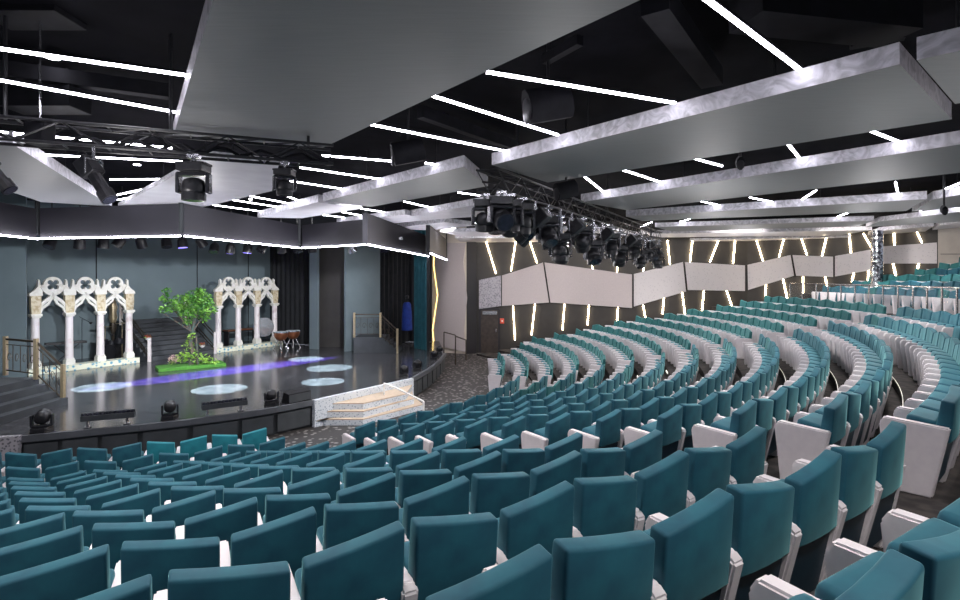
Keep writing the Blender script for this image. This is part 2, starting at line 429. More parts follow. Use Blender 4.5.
print('SEATS', len(seats), 'visible', len(vis))

# ---- aisle step lights by the far aisle
for n in range(4, 11):
    R = Rn(n)-.26; a = math.radians(-14.6)
    p = pol(R, a); q = pol(R, a+.028)
    tag(MB().bar((p.x, p.y, zfl(n)-.05), (q.x, q.y, zfl(n)-.05), .03, .05).obj('step_light', 'ledfloor'),
        f'small white step light in the far aisle beside the {ordi(n+1)} row', 'light', 'step lights in the far aisle')

# ---- railing in front of the rear block
rl = thing('guard_railing', 'steel railing with glass infill running in front of the rear seating block', 'railing')
Rr = 24.75; zr0 = 2.62
rp = [790, 802, 816, 828, 841, 855, 869, 883, 898, 913, 927, 942, 957, 973, 990]
pts = [pol(Rr, ang_at(x, Rr)) for x in rp]
MB().path([Vector((p.x, p.y, 3.86)) for p in pts], .028, 8).obj('top_rail', 'steel', rl)
for p in pts:
    MB().bar((p.x, p.y, zr0), (p.x, p.y, 3.84), .05, .03).box((p.x, p.y, zr0+.015), (.12, .12, .03)).obj('post', 'steel', rl)
gm = bpy.data.materials.new('rail glass'); gm.use_nodes = True
gb = gm.node_tree.nodes['Principled BSDF']; gb.inputs['Alpha'].default_value = .025; gb.inputs['Roughness'].default_value = .05; gb.inputs['Base Color'].default_value = (.6, .65, .7, 1)
M['glass'] = gm
for i in range(len(pts)-1):
    a, b = pts[i], pts[i+1]; e = (b-a)*.06
    MB().extr([(a.x+e.x, a.y+e.y, zr0+.1), (b.x-e.x, b.y-e.y, zr0+.1), (b.x-e.x, b.y-e.y, 3.76), (a.x+e.x, a.y+e.y, 3.76)], (.01, .01, 0)).obj('glass_pane', 'glass', rl)

# ---- chrome clad column
c = D(877, 260, 21.9)
col = thing('mosaic_column', 'round mirror mosaic column standing among the rear seats', 'column', (c.x, c.y, 3.4))
MB().lathe([(.21, 0), (.21, 2.6)], 18).obj('shaft', 'chrome', col, True)
MB().lathe([(.26, 0), (.26, .45), (.22, .5)], 18).obj('collar', 'steel', col, True)

# ------------------------------------------------------------------ walls
def wallbox(name, a, b, z0, z1, m, th=.25):
    d = (Vector(b)-Vector(a)); n = Vector((-d.y, d.x)).normalized()
    mid = (Vector(a)+Vector(b))/2
    if n.dot(mid - Vector((0, 10))) < 0: n = -n
    a2, b2 = Vector(a)+n*th, Vector(b)+n*th
    return struct(name, MB().prism([tuple(a), tuple(b), tuple(b2), tuple(a2)], z0, z1), m)
ZT = CZ + 3.1
wallbox('wall_back', W1a, W1b, 0, ZT, 'walldark')
wallbox('wall_right', W1b, W2b, 0, ZT, 'walldark')
wallbox('wall_right_end', W2b, W3b, 0, ZT, 'beige')
# joints of the beige wall
q0 = onwall(940, 250, W2b, W3b, .02)
struct('trim_1', MB().bar((W2b[0]+.1, W2b[1]-.02, CZ+1.02), (W3b[0], W3b[1]-.02, CZ+1.02), .02, .02).bar((22.2, 24.36, 3), (22.2, 24.36, ZT), .02, .02), 'walldark')
# dark column beside the door and the wave panel wall
w_a = G(466.5, 354, -4.15); w_b = G(477.5, 353, -4.15); w_0 = G(429, 349.5, -4.15)
struct('wall_door_side', MB().prism([(w_a.x, w_a.y), (-.2, 29.9), (-.2, 31), (w_a.x-.3, 31)], 0, ZT), 'band')
struct('wall_wave', MB().prism([(w_0.x-.3, w_0.y-.9), (w_a.x, w_a.y), (w_a.x-.2, w_a.y+.6), (w_0.x-.8, w_0.y)], 0, ZT), 'beige')
# wave edged feature panel with warm edge light
wa, wb = (w_0.x-.3, w_0.y-.9), (w_a.x, w_a.y)
left = [(436, 345), (434, 330), (439, 295), (435, 265), (436, 243)]
right = [(466, 243), (463.5, 262), (467.3, 298), (464, 330), (466, 352)]
wp = thing('wave_edge_panel', 'tall blush wall panel with zigzag edges and warm light, between curtain and door', 'wall panel', tuple(onwall(450, 300, wa, wb, .1)[:2]) + (0,))
o = MB(); poly = [onwall(x, y, wa, wb, .10) for x, y in left] + [onwall(x, y, wa, wb, .10) for x, y in right]
off = Vector((wp.location.x, wp.location.y, 0))
d2 = Vector((wb[0]-wa[0], wb[1]-wa[1], 0)).normalized(); nn = Vector((d2.y, -d2.x, 0))
o.extr([p-off for p in poly], nn*.05); o.obj('panel_sheet', 'wavepanel', wp)
MB().path([onwall(x-1.5, y, wa, wb, .06)-off for x, y in [(436, 350), (434, 330), (439, 295), (435, 265), (436, 243)]], .02, 6).obj('edge_light', 'ledgold', wp)
MB().path([onwall(x+.6, y, wa, wb, .12)-off for x, y in [(436, 350), (434, 330), (439, 295), (435, 265), (436, 243)]], .03, 6).obj('edge_trim', 'black', wp)

# door
dn = (Vector(W1b)-Vector(W1a)).normalized()
def wp1(px, py, off=0): return onwall(px, py, W1a, W1b, off)
dd = tag(MB().extr([wp1(481, 310, .04), wp1(498, 310, .04), wp1(498, 352.6, .04), wp1(481, 352.6, .04)], (0, -.05, 0)).obj('door_1', 'darkdoor'), kind='structure')
h = wp1(496, 332, .15); MB().bar(h, h+Vector((.0, 0, .18)), .05, .05).obj('door_handle', 'steel', dd)
MB().extr([wp1(482.5, 311, .11), wp1(497, 311, .11), wp1(497, 314.5, .11), wp1(482.5, 314.5, .11)], (0, -.08, 0)).obj('door_closer', 'steel', dd)
struct('trim_2', MB().bar(wp1(480, 309, .06), wp1(480, 352, .06), .1, .1).bar(wp1(480, 309, .06), wp1(499, 309, .06), .1, .1).bar(wp1(499, 309, .06), wp1(499, 352, .06), .1, .1), 'band')
fa = thing('fire_alarm', 'small red fire alarm box on the wall beside the door', 'alarm', wp1(502, 321, .05))
MB().box((0, 0, 0), (.22, .1, .28), bev=.02).obj('case', 'red', fa); MB().ball((0, -.06, 0), .05).obj('button', 'whitelac', fa)

# folded panels on the walls
def wsel(px): return (W1a, W1b) if px < 746 else (W2a_, W2b)
W2a_ = W1b
PNL = [('pale perforated wall panel, first and narrowest beside the door', 'specklegrey', [(479, 280), (501, 275.5), (501, 306), (479, 309)]),
 ('pale folded wall panel right of the perforated one by the door', 'wavepanel', [(502, 275.5), (543, 262.5), (549, 302.5), (502, 306)]),
 ('long pale wall panel sloping down to the right, third from the door', 'wavepanel', [(544.5, 262.5), (632, 274.5), (632, 308), (550.5, 302.5)]),
 ('pale wall panel rising to the right, fourth from the door', 'panel', [(634, 274), (683, 262), (686, 291.5), (634, 306.5)]),
 ('pale wall panel with level bottom, fifth from the door', 'panel', [(685, 262), (745, 265.4), (745, 291), (688, 290)]),
 ('speckled grey wall panel rising from the wall corner, sixth from the door', 'panel', [(747.5, 264.8), (790.5, 255), (794, 275.7), (748, 290)]),
 ('speckled grey wall panel, seventh from the door', 'panel', [(792.5, 255), (833, 256.7), (833, 277), (796, 275.7)]),
 ('speckled grey wall panel left of the mosaic column', 'panel', [(835, 256), (874, 249), (874, 269.5), (835, 276.5)]),
 ('speckled grey wall panel right of the mosaic column', 'panel', [(880, 246.5), (937, 242.5), (937, 263.5), (880, 263.5)])]
for lab, m, pp in PNL:
    a, b = wsel(pp[0][0]+5)
    q = [onwall(x, y, a, b, .18) for x, y in pp]
    d = Vector((b[0]-a[0], b[1]-a[1], 0)).normalized(); n = Vector((-d.y, d.x, 0))
    if n.y < 0: n = -n
    t = thing('acoustic_wall_panel', lab, 'wall panel', q[3], 0, 'folded panels along the far walls')
    MB().extr([p-q[3] for p in q], n*.06).obj('face_sheet', m, t)
    mb = MB(); c = sum(q, Vector())/4
    mb.extr([(c+(p-c)*.9)-q[3]+n*.06 for p in q], n*.12); mb.obj('mounting_frame', 'black', t)
UP = [(487.5,246,496,273.5),(515,246,511,271),(531,245,537,263),(560,245,562,264.5),(586,247.5,593,269),(618,250,617,272.5),(649.5,250,643,271),(668,245,670,264.5),(692,244,690,262),(717,244,710,262),(735,242,733,263.5),(757.6,244,763,261),(783,242,779,257),(802.5,242,807,255),(826,239,822,256),(849.5,238,851,253),(866,238,872,248.5),(894,234,894.5,245),(917,232,922,243)]
LO = [(513,306,515,340),(535,304,531.5,335),(564.5,304,562.5,330),(589,305,587.5,325),(618,307.5,617,322),(643,305,645.5,318),(664,298,662.5,314),(682,291,685,314),(704,290.6,702,311),(726.6,290.6,732,307),(766,284.7,765,299),(783,279,787.5,300),(803,276.5,803,293),(825,276.5,828,290),(854,271,852,282),(869,267,868,282),(893,263.5,896,276),(918.7,263,917.4,270)]
for nm, arr in (('upper', UP), ('lower', LO)):
    for i, (x0, y0, x1, y1) in enumerate(arr):
        a, b = wsel((x0+x1)/2)
        p, q = onwall(x0, y0, a, b, .07), onwall(x1, y1, a, b, .07)
        if nm == 'upper': p = p + (p-q).normalized()*.25
        tag(MB().bar(p, q, .05, .05).obj('wall_light_strip', 'ledwarm'),
            f'slanted warm light strip {"above" if nm == "upper" else "below"} the folded panels, {ordi(i+1)} from the door', 'light strip', 'slanted warm light strips on the far walls')

# dark curtained left side wall, rear stage wall
LW = [D(0-60, 300, 17.5), D(26, 300, 17.8)]
struct('wall_left', MB().prism([(LW[0].x, LW[0].y), (LW[1].x, LW[1].y), (LW[1].x-.3, LW[1].y+.4), (LW[0].x-.2, LW[0].y+.4)], .735, ZT), 'greywall')
struct('wall_left_far', MB().prism([(-23.5, 2), (-23.2, 2), (-23.2, 33), (-23.5, 33)], 0, ZT), 'band')
sd = Vector((.55, .835)).normalized(); sn = Vector((.835, -.55)).normalized()       # along the stage back, towards the audience
arc0 = Vector((-15.75, 19.25))
bw0 = arc0 - sn*2.9 - sd*5; bw1 = bw0 + sd*17.3
struct('wall_stage', MB().prism([tuple(bw0), tuple(bw1), tuple(bw1-sn*.3), tuple(bw0-sn*.3)], 0, ZT), 'greywall')
for i, s_ in enumerate((8.2, 12.6, 15.4)):
    p = bw0 + sd*s_ + sn*.02
    struct(f'trim_{3+i}', MB().bar((p.x, p.y, .75), (p.x, p.y, ZT-.5), .03, .03), 'drape')

# ------------------------------------------------------------------ ceiling
struct('ceiling', MB().prism([(-24, -6), (29, -6), (29, 33), (-24, 33)], CZ+3.0, CZ+3.2), 'deck')
ZS = 1.9
def slab(label, pix, th=.2, z=ZS, ext=None):
    um = 'pale' if ('pale' in label or 'thin' in label) and 'over the left' not in label else 'under'  # small far slabs get the underside colour with strip light painted in
    pts = [G(x, y, z) for x, y in pix]
    if ext:      # (index from, index to, factor)
        for i, j, k in ext: pts[j] = pts[i] + (pts[j]-pts[i])*k
    c = sum(pts, Vector())/len(pts)
    t = thing('ceiling_slab', label, 'ceiling panel', (c.x, c.y, CZ+z), 0, 'slabs hung below the black ceiling')
    mb = MB(); mb.prism([(p.x-c.x, p.y-c.y) for p in pts], 0, th, 1); mb.obj('panel', [um, 'edge'], t)
    for p in pts[::2]: q = c.lerp(p, .42); MB().tube((q.x-c.x, q.y-c.y, th), (q.x-c.x, q.y-c.y, 3.0-z), .010, 5).obj('hanger_rod', 'black', t)
    return t
slab('largest grey ceiling slab, overhead at the upper left, underside tinted blue', [(173, 138), (318, 150), (640, 0), (213, 0)], .2, ext=[(1, 2, 1.5), (0, 3, 1.9)])
slab('big satin grey ceiling slab at right with tapered ends, right of the lighting truss', [(491.7, 165), (547.8, 182.5), (951.7, 119.2), (899.5, 64.2)])
slab('grey ceiling slab cut by the upper right corner, beside the big one', [(916.7, 60), (955, 104), (1062, 86), (1000, 42)])
slab('long grey ceiling slab, second behind the big right one', [(581, 202), (626, 210), (1100, 157), (1100, 123)])
slab('third grey ceiling slab back at right, ending near the column', [(626, 216.5), (642, 221), (906, 211), (927, 199)])
slab('short grey ceiling slab at the right edge, level with the third', [(933, 199.5), (912, 211.5), (1040, 200), (1040, 180)])
slab('fourth narrow ceiling slab back at right', [(655, 227), (672, 231.5), (858, 226.5), (874, 220.5)], .16)
slab('narrow ceiling slab at the right edge, beside the fourth', [(879, 221.5), (866, 227), (1010, 219), (1010, 206)], .16)
slab('fifth thin ceiling slab back at right, near the far wall', [(640, 234), (662, 237.5), (840, 235.5), (872, 230)], .16)
slab('thin ceiling slab above the column near the far wall', [(880, 231), (868, 235), (925, 231.5), (934, 226)], .16)
slab('thin ceiling slab in the far right corner above the beige wall', [(938, 225.5), (932, 230), (1000, 224), (1000, 216)], .14)
slab('thin pale slab nearest the far wall right of the truss', [(690, 240.5), (700, 242.5), (845, 240), (850, 237)], .12)
slab('small pale slab over the far wall above the door', [(455, 238), (462, 242.5), (600, 242.5), (590, 237.5)], .12)
slab('thin pale slab in front of the far wall, left of the truss lights', [(440, 232), (462, 236.5), (640, 235), (600, 229)], .14)
slab('grey slab left of the lighting truss, over the front seats', [(323, 201.2), (371, 206.8), (488, 186), (464, 166.6)])
slab('small pale slab left of it, over the stage front', [(257.5, 217.5), (302, 218.2), (362, 208.5), (318, 202.2)])
slab('pale slab behind the small one, above the stage right side', [(336.5, 223), (362, 226.5), (431, 219.8), (405, 214.5)], .16)
slab('pale slab level with the truss lights, right of the stage front', [(410, 216), (428, 219.8), (520, 214), (505, 200)], .18)
slab('thin pale slab over the stage right steps', [(384, 229), (432, 230.2), (475, 225.5), (445, 222)], .14)
slab('pale slab over the left of the stage with bright right edge', [(-80, 141), (13, 144.5), (112, 206.5), (41, 202), (-80, 160)], .2)
slab('wide pale slab over the stage centre behind the hanging lights', [(208, 157), (279, 164), (272, 191), (187, 210.8), (118, 206.5)], .1)

# LED strips on the ceiling
LS = [(-40,43,188,75.5,'long light strip, upper of two at the upper left corner'),(-40,73,175,112,'long light strip, lower of two at the upper left corner'),(-10,131,172,148,'light strip seen through the left truss'),(25,154,182,161.5,'light strip just under the left truss'),
 (110,179.5,180,179,'short light strip above the stage, left of the hanging light'),(117,195,178,182,'slanting light strip over the stage left of the hanging light'),(118,200,170,189,'lowest slanting light strip over the stage left'),
 (487,72,675,103,'long light strip right of the largest slab, nearest the loudspeaker'),(433,96,558,135,'second light strip right of the largest slab, below the loudspeaker'),(368,124,505,151,'third light strip right of the largest slab'),
 (322,155.5,408,162.5,'light strip behind the end of the left truss'),(425,163,447,166,'short light strip by the edge of the slab left of the truss lights'),(300,167.5,382,179.5,'light strip ending on the slab left of the truss lights'),(290,181,346,189.5,'lower light strip ending on the slab left of the truss lights'),
 (660,-36,800,70,'broad bright light strip crossing the top edge toward the big right slab'),(585,177,603,191.5,'short slanted light strip behind the big right slab, leftmost'),(623,170,660,182,'short light strip behind the big right slab, second from left'),(694,158.5,722,166,'short light strip behind the big right slab, third from left'),
 (788,144,801,160,'steep short light strip behind the big right slab'),(871,131,902,143,'short light strip behind the right end of the big slab'),(802,199.5,816,190.5,'short light strip leaning right behind the long right slab'),(750,197.5,775,202.5,'short flat light strip behind the long right slab'),
 (895.5,182,898,194.5,'upright short light strip behind the long right slab'),(945,189,966,181,'light strip at the right edge near the short slab'),(700,201,722,206,'faint light strip behind the long right slab, toward the truss'),(838,216.5,849,212.5,'tiny light strip above the fourth right slab'),(920,211,929,206,'tiny light strip near the right slabs'),(950,208,962,204,'tiny light strip at the far right edge'),
 (213,205,262,211.5,'lowest of four strips over the stage centre'),(233,200,278,207,'second lowest of four strips over the stage centre'),(250,196,289,203.5,'second highest of four strips over the stage centre'),(278,193,300,201,'highest of four strips over the stage centre'),
 (404,201.5,428,207,'short light strip between two slabs left of the truss lights'),(458,192.5,484,196,'short light strip left of the nearest truss lights'),(361,208.5,386,212.5,'upper of three short strips right of the stage front'),(342,212,364,216,'middle of three short strips right of the stage front'),(323.5,215,347,218,'lowest of three short strips right of the stage front'),
 (487,233,492,241,'tiny light strip over the door'),(512,232,514,241,'tiny light strip right of the one over the door'),(528,232,533,239,'tiny light strip over the second folded panel'),(560,231,561,238,'tiny light strip over the third folded panel'),(680,222,690,219,'tiny light strip behind the truss lights'),(760,224,772,221,'tiny light strip above the far corner of the walls'),
 (640,227,652,222,'tiny light strip beside the far end of the right truss'),(800,231,812,228,'tiny light strip in the far ceiling above the sixth folded panel'),(720,230,733,227,'tiny light strip in the far ceiling above the fifth folded panel'),(600,222,612,226,'tiny light strip hidden partly by the moving lights'),(440,226,458,229,'tiny light strip above the blush wave panel'),(470,222,490,226,'small light strip below the nearest truss light'),(860,230,868,226,'tiny light strip just left of the mosaic column top')]
for x0, y0, x1, y1, lab in LS:
    z = 2.07; p, q = G(x0, y0, z), G(x1, y1, z)
    w = .034
    t = thing('ceiling_light_strip', lab, 'light strip', p, 0, 'linear light strips on the ceiling')
    MB().bar((0, 0, 0), q-p, w, .022).obj('diffuser', 'led', t)
    MB().bar((0, 0, .024), q-p+Vector((0, 0, .024)), w+.014, .026).obj('housing', 'duct', t)

# ducts, beams, ceiling boxes
def cbox(name, lab, cat, a, b, w, h, m='duct', group=None):
    t = MB().bar(a, b, w, h).obj(name, m); return tag(t, lab, cat, group)
cbox('ceiling_beam', 'dark steel beam in the ceiling gap left of the bright top strip', 'beam', G(655, 0, 2.75), G(712, 78, 2.75), .28, .25, group='dark beams in the ceiling void')
cbox('ceiling_beam', 'slim dark beam in the ceiling gap behind the loudspeaker', 'beam', G(420, 112, 2.8), G(520, 148, 2.8), .15, .2, group='dark beams in the ceiling void')
cbox('ceiling_beam', 'thin dark rail in the ceiling gap above the loudspeaker', 'beam', G(545, 60, 2.8), G(580, 40, 2.8), .1, .12, group='dark beams in the ceiling void')
cbox('ventilation_duct', 'dark duct in the ceiling gap at the top right', 'duct', G(745, 5, 2.7), G(900, 22, 2.7), .5, .35, group='dark ducts in the ceiling void')
cbox('ventilation_duct', 'dark duct crossing behind the top right slab corner', 'duct', G(850, 40, 2.8), G(905, 30, 2.8), .12, .2, group='dark ducts in the ceiling void')
cbox('ventilation_duct', 'dark duct above the two upper left strips', 'duct', G(-20, 66, 2.8), G(170, 92, 2.8), .18, .2, group='dark ducts in the ceiling void')
for i, (x, y, w, d, h, lab) in enumerate([(38, 10, .9, .5, .34, 'dark rectangular ceiling box at the upper left corner'), (52, 104, 1.0, .45, .3, 'dark rectangular ceiling box below the two upper left strips')]):
    p = D(x-6, y-4, 6.3 if i == 0 else 7.9)
    t = thing('ceiling_equipment_box', lab, 'box', p); MB().box((0, 0, 0), (w, d, h), bev=.01).obj('case', 'duct', t)
    [MB().tube((e_, 0, h/2), (e_, 0, CZ+3.0-p.z), .012).obj('hanger_rod', 'black', t) for e_ in (-.3, .3)]
def speaker(p, s, rz, lab):
    t = thing('ceiling_loudspeaker', lab, 'loudspeaker', p, rz, 'black loudspeakers hung in the ceiling gaps')
    R = Matrix.Rotation(math.radians(-14), 3, 'Y')
    mb = MB(); n = 10
    sec = [(.5*s*math.cos(a)*.36, .5*s*math.sin(a)*.62) for a in [PI*2*k/n for k in range(n)]]
    mb.extr([(-.42*s, y, z) for y, z in sec], (.84*s, 0, 0)); mb.xf(R.to_4x4()); mb.obj('cabinet', 'duct', t, True)
    MB().ball((0, 0, 0), .3*s, (.15, .55, 1), rot=None).xf(Matrix.Translation(R @ Vector((-.42*s, 0, 0)))).obj('grille', 'band', t, True)
    MB().tube((0, 0, .2*s), (0, 0, CZ+3.0-p.z), .02).obj('bracket', 'black', t)
speaker(D(548, 104, 7.0), .72, .35, 'round ended black loudspeaker hung between the long strips, nearest one')
speaker(D(408, 152, 9.5), .65, .3, 'black loudspeaker in the gap beyond the third strip')
speaker(D(566, 190, 10.5), .55, .5, 'small grey black loudspeaker under the big right slab')
speaker(D(740, 163, 9.0), .35, 1.2, 'angular black speaker on the long right slab')
speaker(D(944, 210, 12.0), .32, 1.0, 'small black speaker below the slabs at the right edge')
for x, y, lab in [(373, 117, 'round white downlight in the gap right of the largest slab'), (53, 58, 'round downlight on the upper left light strip'), (137, 165, 'round downlight above the stage beyond the left truss'), (250, 199.5, 'round warm downlight among the strips over the stage'), (443, 117, 'small round downlight in the ceiling gap')]:
    p = G(x, y, 2.95)
    t = thing('ceiling_downlight', lab, 'downlight', p, 0, 'round downlights in the ceiling')
    MB().lathe([(.085, 0), (.085, .05)], 16).obj('lamp_disc', 'led', t); MB().lathe([(.11, .01), (.11, .06)], 16).obj('rim', 'steel', t)

# ------------------------------------------------------------------ trusses
def truss(name, lab, a, b, w=.32, h=.32, bay=.45):
    a, b = Vector(a), Vector(b); d = (b-a); L = d.length; x = d.normalized(); y = Vector((-x.y, x.x, 0)).normalized()
    t = thing(name, lab, 'truss', a)
    cor = [y*w/2, -y*w/2, y*w/2+Vector((0, 0, h)), -y*w/2+Vector((0, 0, h))]
    mb = MB()
    for c_ in cor: mb.tube(c_, c_+d, .02, 8)
    mb.obj('chords', 'black', t)
    mb = MB(); n = int(L/bay)
    for i in range(n):
        p, q = x*(L*i/n), x*(L*(i+1)/n)
        s0, s1 = (0, 2) if i % 2 else (2, 0); mb.tube(p+cor[s0], q+cor[s1], .011, 5)
        s0, s1 = (1, 3) if i % 2 else (3, 1); mb.tube(p+cor[s0], q+cor[s1], .011, 5)
        mb.tube(p+cor[0], p+cor[1], .011, 5); mb.tube(p+cor[2], p+cor[3], .011, 5)
        mb.tube(p+cor[2], q+cor[3], .011, 5)
    mb.obj('bracing', 'black', t)
    for k in (.08, .5, .92): p = x*L*k; MB().tube(p+Vector((0, 0, h)), p+Vector((0, 0, CZ+3.0-a.z)), .02, 6).obj('hanger_rod', 'black', t)
    mb = MB(); pts = [x*(L*k/30)+Vector((0, 0, h*.4+.05*math.sin(k*1.7)))+y*(w*.2) for k in range(31)]
    mb.path(pts, .02, 5); mb.obj('cable', 'duct', t)
    return t
TA, TB = G(-30, 139, 1.52), G(332, 166, 1.52)
truss('lighting_truss', 'black box truss running across the upper left in front of the stage', TA, TB, .28, .25, .4)
TC, TD = G(487, 190, 1.5), G(662, 243, 1.5)
TD = TC + (TD-TC)*.93
truss('lighting_truss', 'black box truss packed with moving lights, receding toward the far wall', TC, TD, .4, .36, .5)

# moving heads: proto built at origin hanging down
def moving_head_parts(t, tilt, pan, s=1, up=False):
    sg = 1 if up else -1
    Rz = Matrix.Rotation(pan, 4, 'Z')
    mb = MB(); mb.box((0, 0, sg*.06*s), (.34*s, .30*s, .12*s), bev=.02*s).box((0, 0, sg*.015*s), (.38*s, .24*s, .03*s))
    mb.obj('base', 'black', t)
    mb = MB()
    mb.box((0, 0, sg*.15*s), (.40*s, .15*s, .05*s), bev=.015*s)
    for e in (-1, 1): mb.box((e*.19*s, 0, sg*.27*s), (.05*s, .14*s, .27*s), bev=.018*s)
    mb.xf(Rz); mb.obj('yoke', 'blackgloss', t)
    Rt = Rz @ Matrix.Translation((0, 0, sg*.33*s)) @ Matrix.Rotation(tilt, 4, 'X')
    mb = MB(); mb.lathe([(.07*s, .13*s), (.125*s, .10*s), (.15*s, .03*s), (.155*s, -.04*s), (.14*s, -.06*s), (.155*s, -.09*s), (.15*s, -.17*s)], 18)
    mb.xf(Rt); hd = mb.obj('lamp_head', 'black', t, True)
    mb = MB(); mb.lathe([(.13*s, -.175*s), (.13*s, -.16*s)], 18); mb.xf(Rt); mb.obj('lens', 'lens', hd)
def mhead(lab, p, tilt, pan, s=1, up=False, name='moving_head_light', group='moving head stage lights', top=None):
    t = thing(name, lab, 'stage light', p, 0, group)
    moving_head_parts(t, tilt, pan, s, up)
    if not up:
        zt = top if top is not None else .12
        MB().tube((0, 0, 0), (0, 0, zt), .03*s, 6).box((0, 0, zt*.7), (.16*s, .08*s, .05)).obj('clamp', 'steel', t)
    return t
p = TA.lerp(TB, 0); 
def ontr(px, a, b, dz=0):
    u = (px-480)/F; t = (u*a.y - a.x)/((b.x-a.x)-u*(b.y-a.y)); return a.lerp(b, t) + Vector((0, 0, dz))
def chord(px, dz):
    q = ontr(px, TA, TB, dz); x = (TB-TA).normalized(); y = Vector((-x.y, x.x, 0))
    return q - y*.14
mhead('large black moving light hanging straight down from the left truss', chord(195, -.12), .0, .1, .92)
mhead('smaller black moving light near the right end of the left truss', chord(284, -.12), .0, .5, .68)
# tilted profile spot
def profile(lab, p, pan, tilt, s=1, grp='long barrelled profile spotlights'):
    t = thing('profile_spotlight', lab, 'stage light', p, 0, grp)
    X = Matrix.Rotation(pan, 4, 'Z') @ Matrix.Translation((0, 0, -.28*s)) @ Matrix.Rotation(tilt, 4, 'Y')
    mb = MB(); mb.box((-.14*s, 0, 0), (.30*s, .24*s, .24*s), bev=.03*s).tube((0, 0, 0), (.36*s, 0, 0), .09*s, 12).tube((.3*s, 0, 0), (.46*s, 0, 0), .115*s, 12)
    mb.xf(X); mb.obj('barrel', 'black', t)
    mb = MB(); mb.tube((.455*s, 0, 0), (.47*s, 0, 0), .1*s, 12); mb.xf(X); mb.obj('lens', 'lens', t)
    mb = MB(); mb.path([(0, .15*s, -.28*s), (0, .15*s, -.05*s), (0, -.15*s, -.05*s), (0, -.15*s, -.28*s)], .014*s, 6); mb.tube((0, 0, -.05*s), (0, 0, .12), .025*s, 6)
    mb.xf(Matrix.Rotation(pan, 4, 'Z')); mb.obj('yoke', 'steel', t)
    mb = MB(); mb.path([Vector((-.2*s+.09*s*math.cos(a), .02, -.05*s+.14*s*math.sin(a))) for a in [k*.5 for k in range(11)]], .008, 5); mb.obj('cable', 'black', t)
    return t
profile('long black profile spotlight tilted down to the right below the left truss', chord(97, -.12), -.15, .95, .78)
profile('black spotlight cut off by the left edge below the truss', chord(-4, -.12), .1, .9, .7)
# hoist motor box and rack on left truss
p = ontr(40, TA, TB, .12)
t = thing('chain_hoist', 'grey chain hoist box sitting on the left truss', 'hoist', p); MB().box((0, 0, 0), (.22, .2, .26), bev=.02).obj('case', 'duct', t); MB().tube((0, 0, .13), (0, 0, CZ+3.0-p.z), .012).obj('chain', 'steel', t)

# lights on the right truss
N = 36
for i in range(N):
    q = TC.lerp(TD, .01 + .97*(i/(N-1))**1.3)
    x = (TD-TC).normalized(); yv = Vector((-x.y, x.x, 0))
    drop = 0 if i < 8 else (0, .42, .12)[i % 3]
    q = q + yv*(.2 if i % 2 else -.2) + Vector((0, 0, -.12-drop))
    if i < 6 or i % 3:
        mhead(f'black moving light hanging {ordi(i+1)} from the near end of the right truss', q, (-.55, .2, .1, -.2, .15, .5, .8, -.7)[i % 8] if i else -1.1, (.4, .1, -.2, .3)[i % 4], 1.12 if i < 6 else 1.2, group='moving lights crowded on the right truss', top=.12+drop)
    else:
        t = profile(f'black spotlight hanging {ordi(i+1)} from the near end of the right truss', q, (2.6, 3.4, 2.9)[i % 3], .7, 1.1, 'moving lights crowded on the right truss')
        if drop: MB().tube((0, 0, .1), (0, 0, .14+drop), .025, 6).obj('drop_pipe', 'black', t)
lbA, lbB = D(588, 262, 17.5)+Vector((0, 0, .9)), D(664, 258, 21.0)+Vector((0, 0, .75))
t = thing('lighting_bar', 'thin black pipe behind the right truss carrying small low lights', 'bar', lbA)
MB().tube((0, 0, 0), lbB-lbA, .03).obj('pipe', 'black', t); [MB().tube((lbB-lbA)*e_, (lbB-lbA)*e_+Vector((0, 0, 2.35)), .015).obj('hanger_rod', 'black', t) for e_ in (.2, .8)]
# lower row of small fixtures at far end (second bar)
for i in range(7):
    q = lbA.lerp(lbB, (i+.5)/7) + Vector((0, 0, -.3-.12*(i % 2)))
    mhead(f'small black light hanging low behind the truss, {ordi(i+1)} from the left', q, (.3, -.5, .6, .1)[i % 4], i*.7, .7, group='small lights hanging low behind the right truss', top=.3+.12*(i % 2))

# ------------------------------------------------------------------ stage
SZ = .73; zs = -3.42
front = [G(-25, 438.5, zs), G(0, 437, zs), G(22, 436, zs), G(60, 432.6, zs), G(100, 428.5, zs), G(140, 425, zs), G(190, 419.5, zs), G(240, 413, zs), G(275, 407.5, zs), G(312, 400.5, zs), G(362, 389.5, zs), G(390, 384, zs), G(411, 378.5, zs), G(422, 372.5, zs), G(432, 366.5, zs), G(440, 359.5, zs), G(445, 353, zs)]
fr = [(p.x, p.y) for p in front]
bwa, bwb = bw0+sn*.06, bw1+sn*.06
back = [(fr[-1][0]-.6, 29.3), (-6.5, 29.6), tuple(bwb), tuple(bwa), (-21.5, fr[0][1])]
stg = thing('stage_platform', 'raised dark polished theatre stage with curved front', 'stage', (fr[8][0], fr[8][1], 0))
ox, oy = fr[8]
sp = [(x-ox, y-oy) for x, y in fr+back]
MB().prism(sp, SZ-.04, SZ).obj('stage_floor', 'stagefloor', stg)
ins = []
MB().prism([(x-ox-.06, y-oy+.06) for x, y in fr+back], 0, SZ-.04).obj('stage_base', 'stepgrey', stg)
for r_ in (range(0, 9), range(12, len(fr)-1)):
    mb = MB()
    for i in r_: mb.bar((fr[i][0]-ox, fr[i][1]-oy, SZ-.06), (fr[i+1][0]-ox, fr[i+1][1]-oy, SZ-.06), .1, .14)
    mb.obj('edge_lip', 'lip', stg)
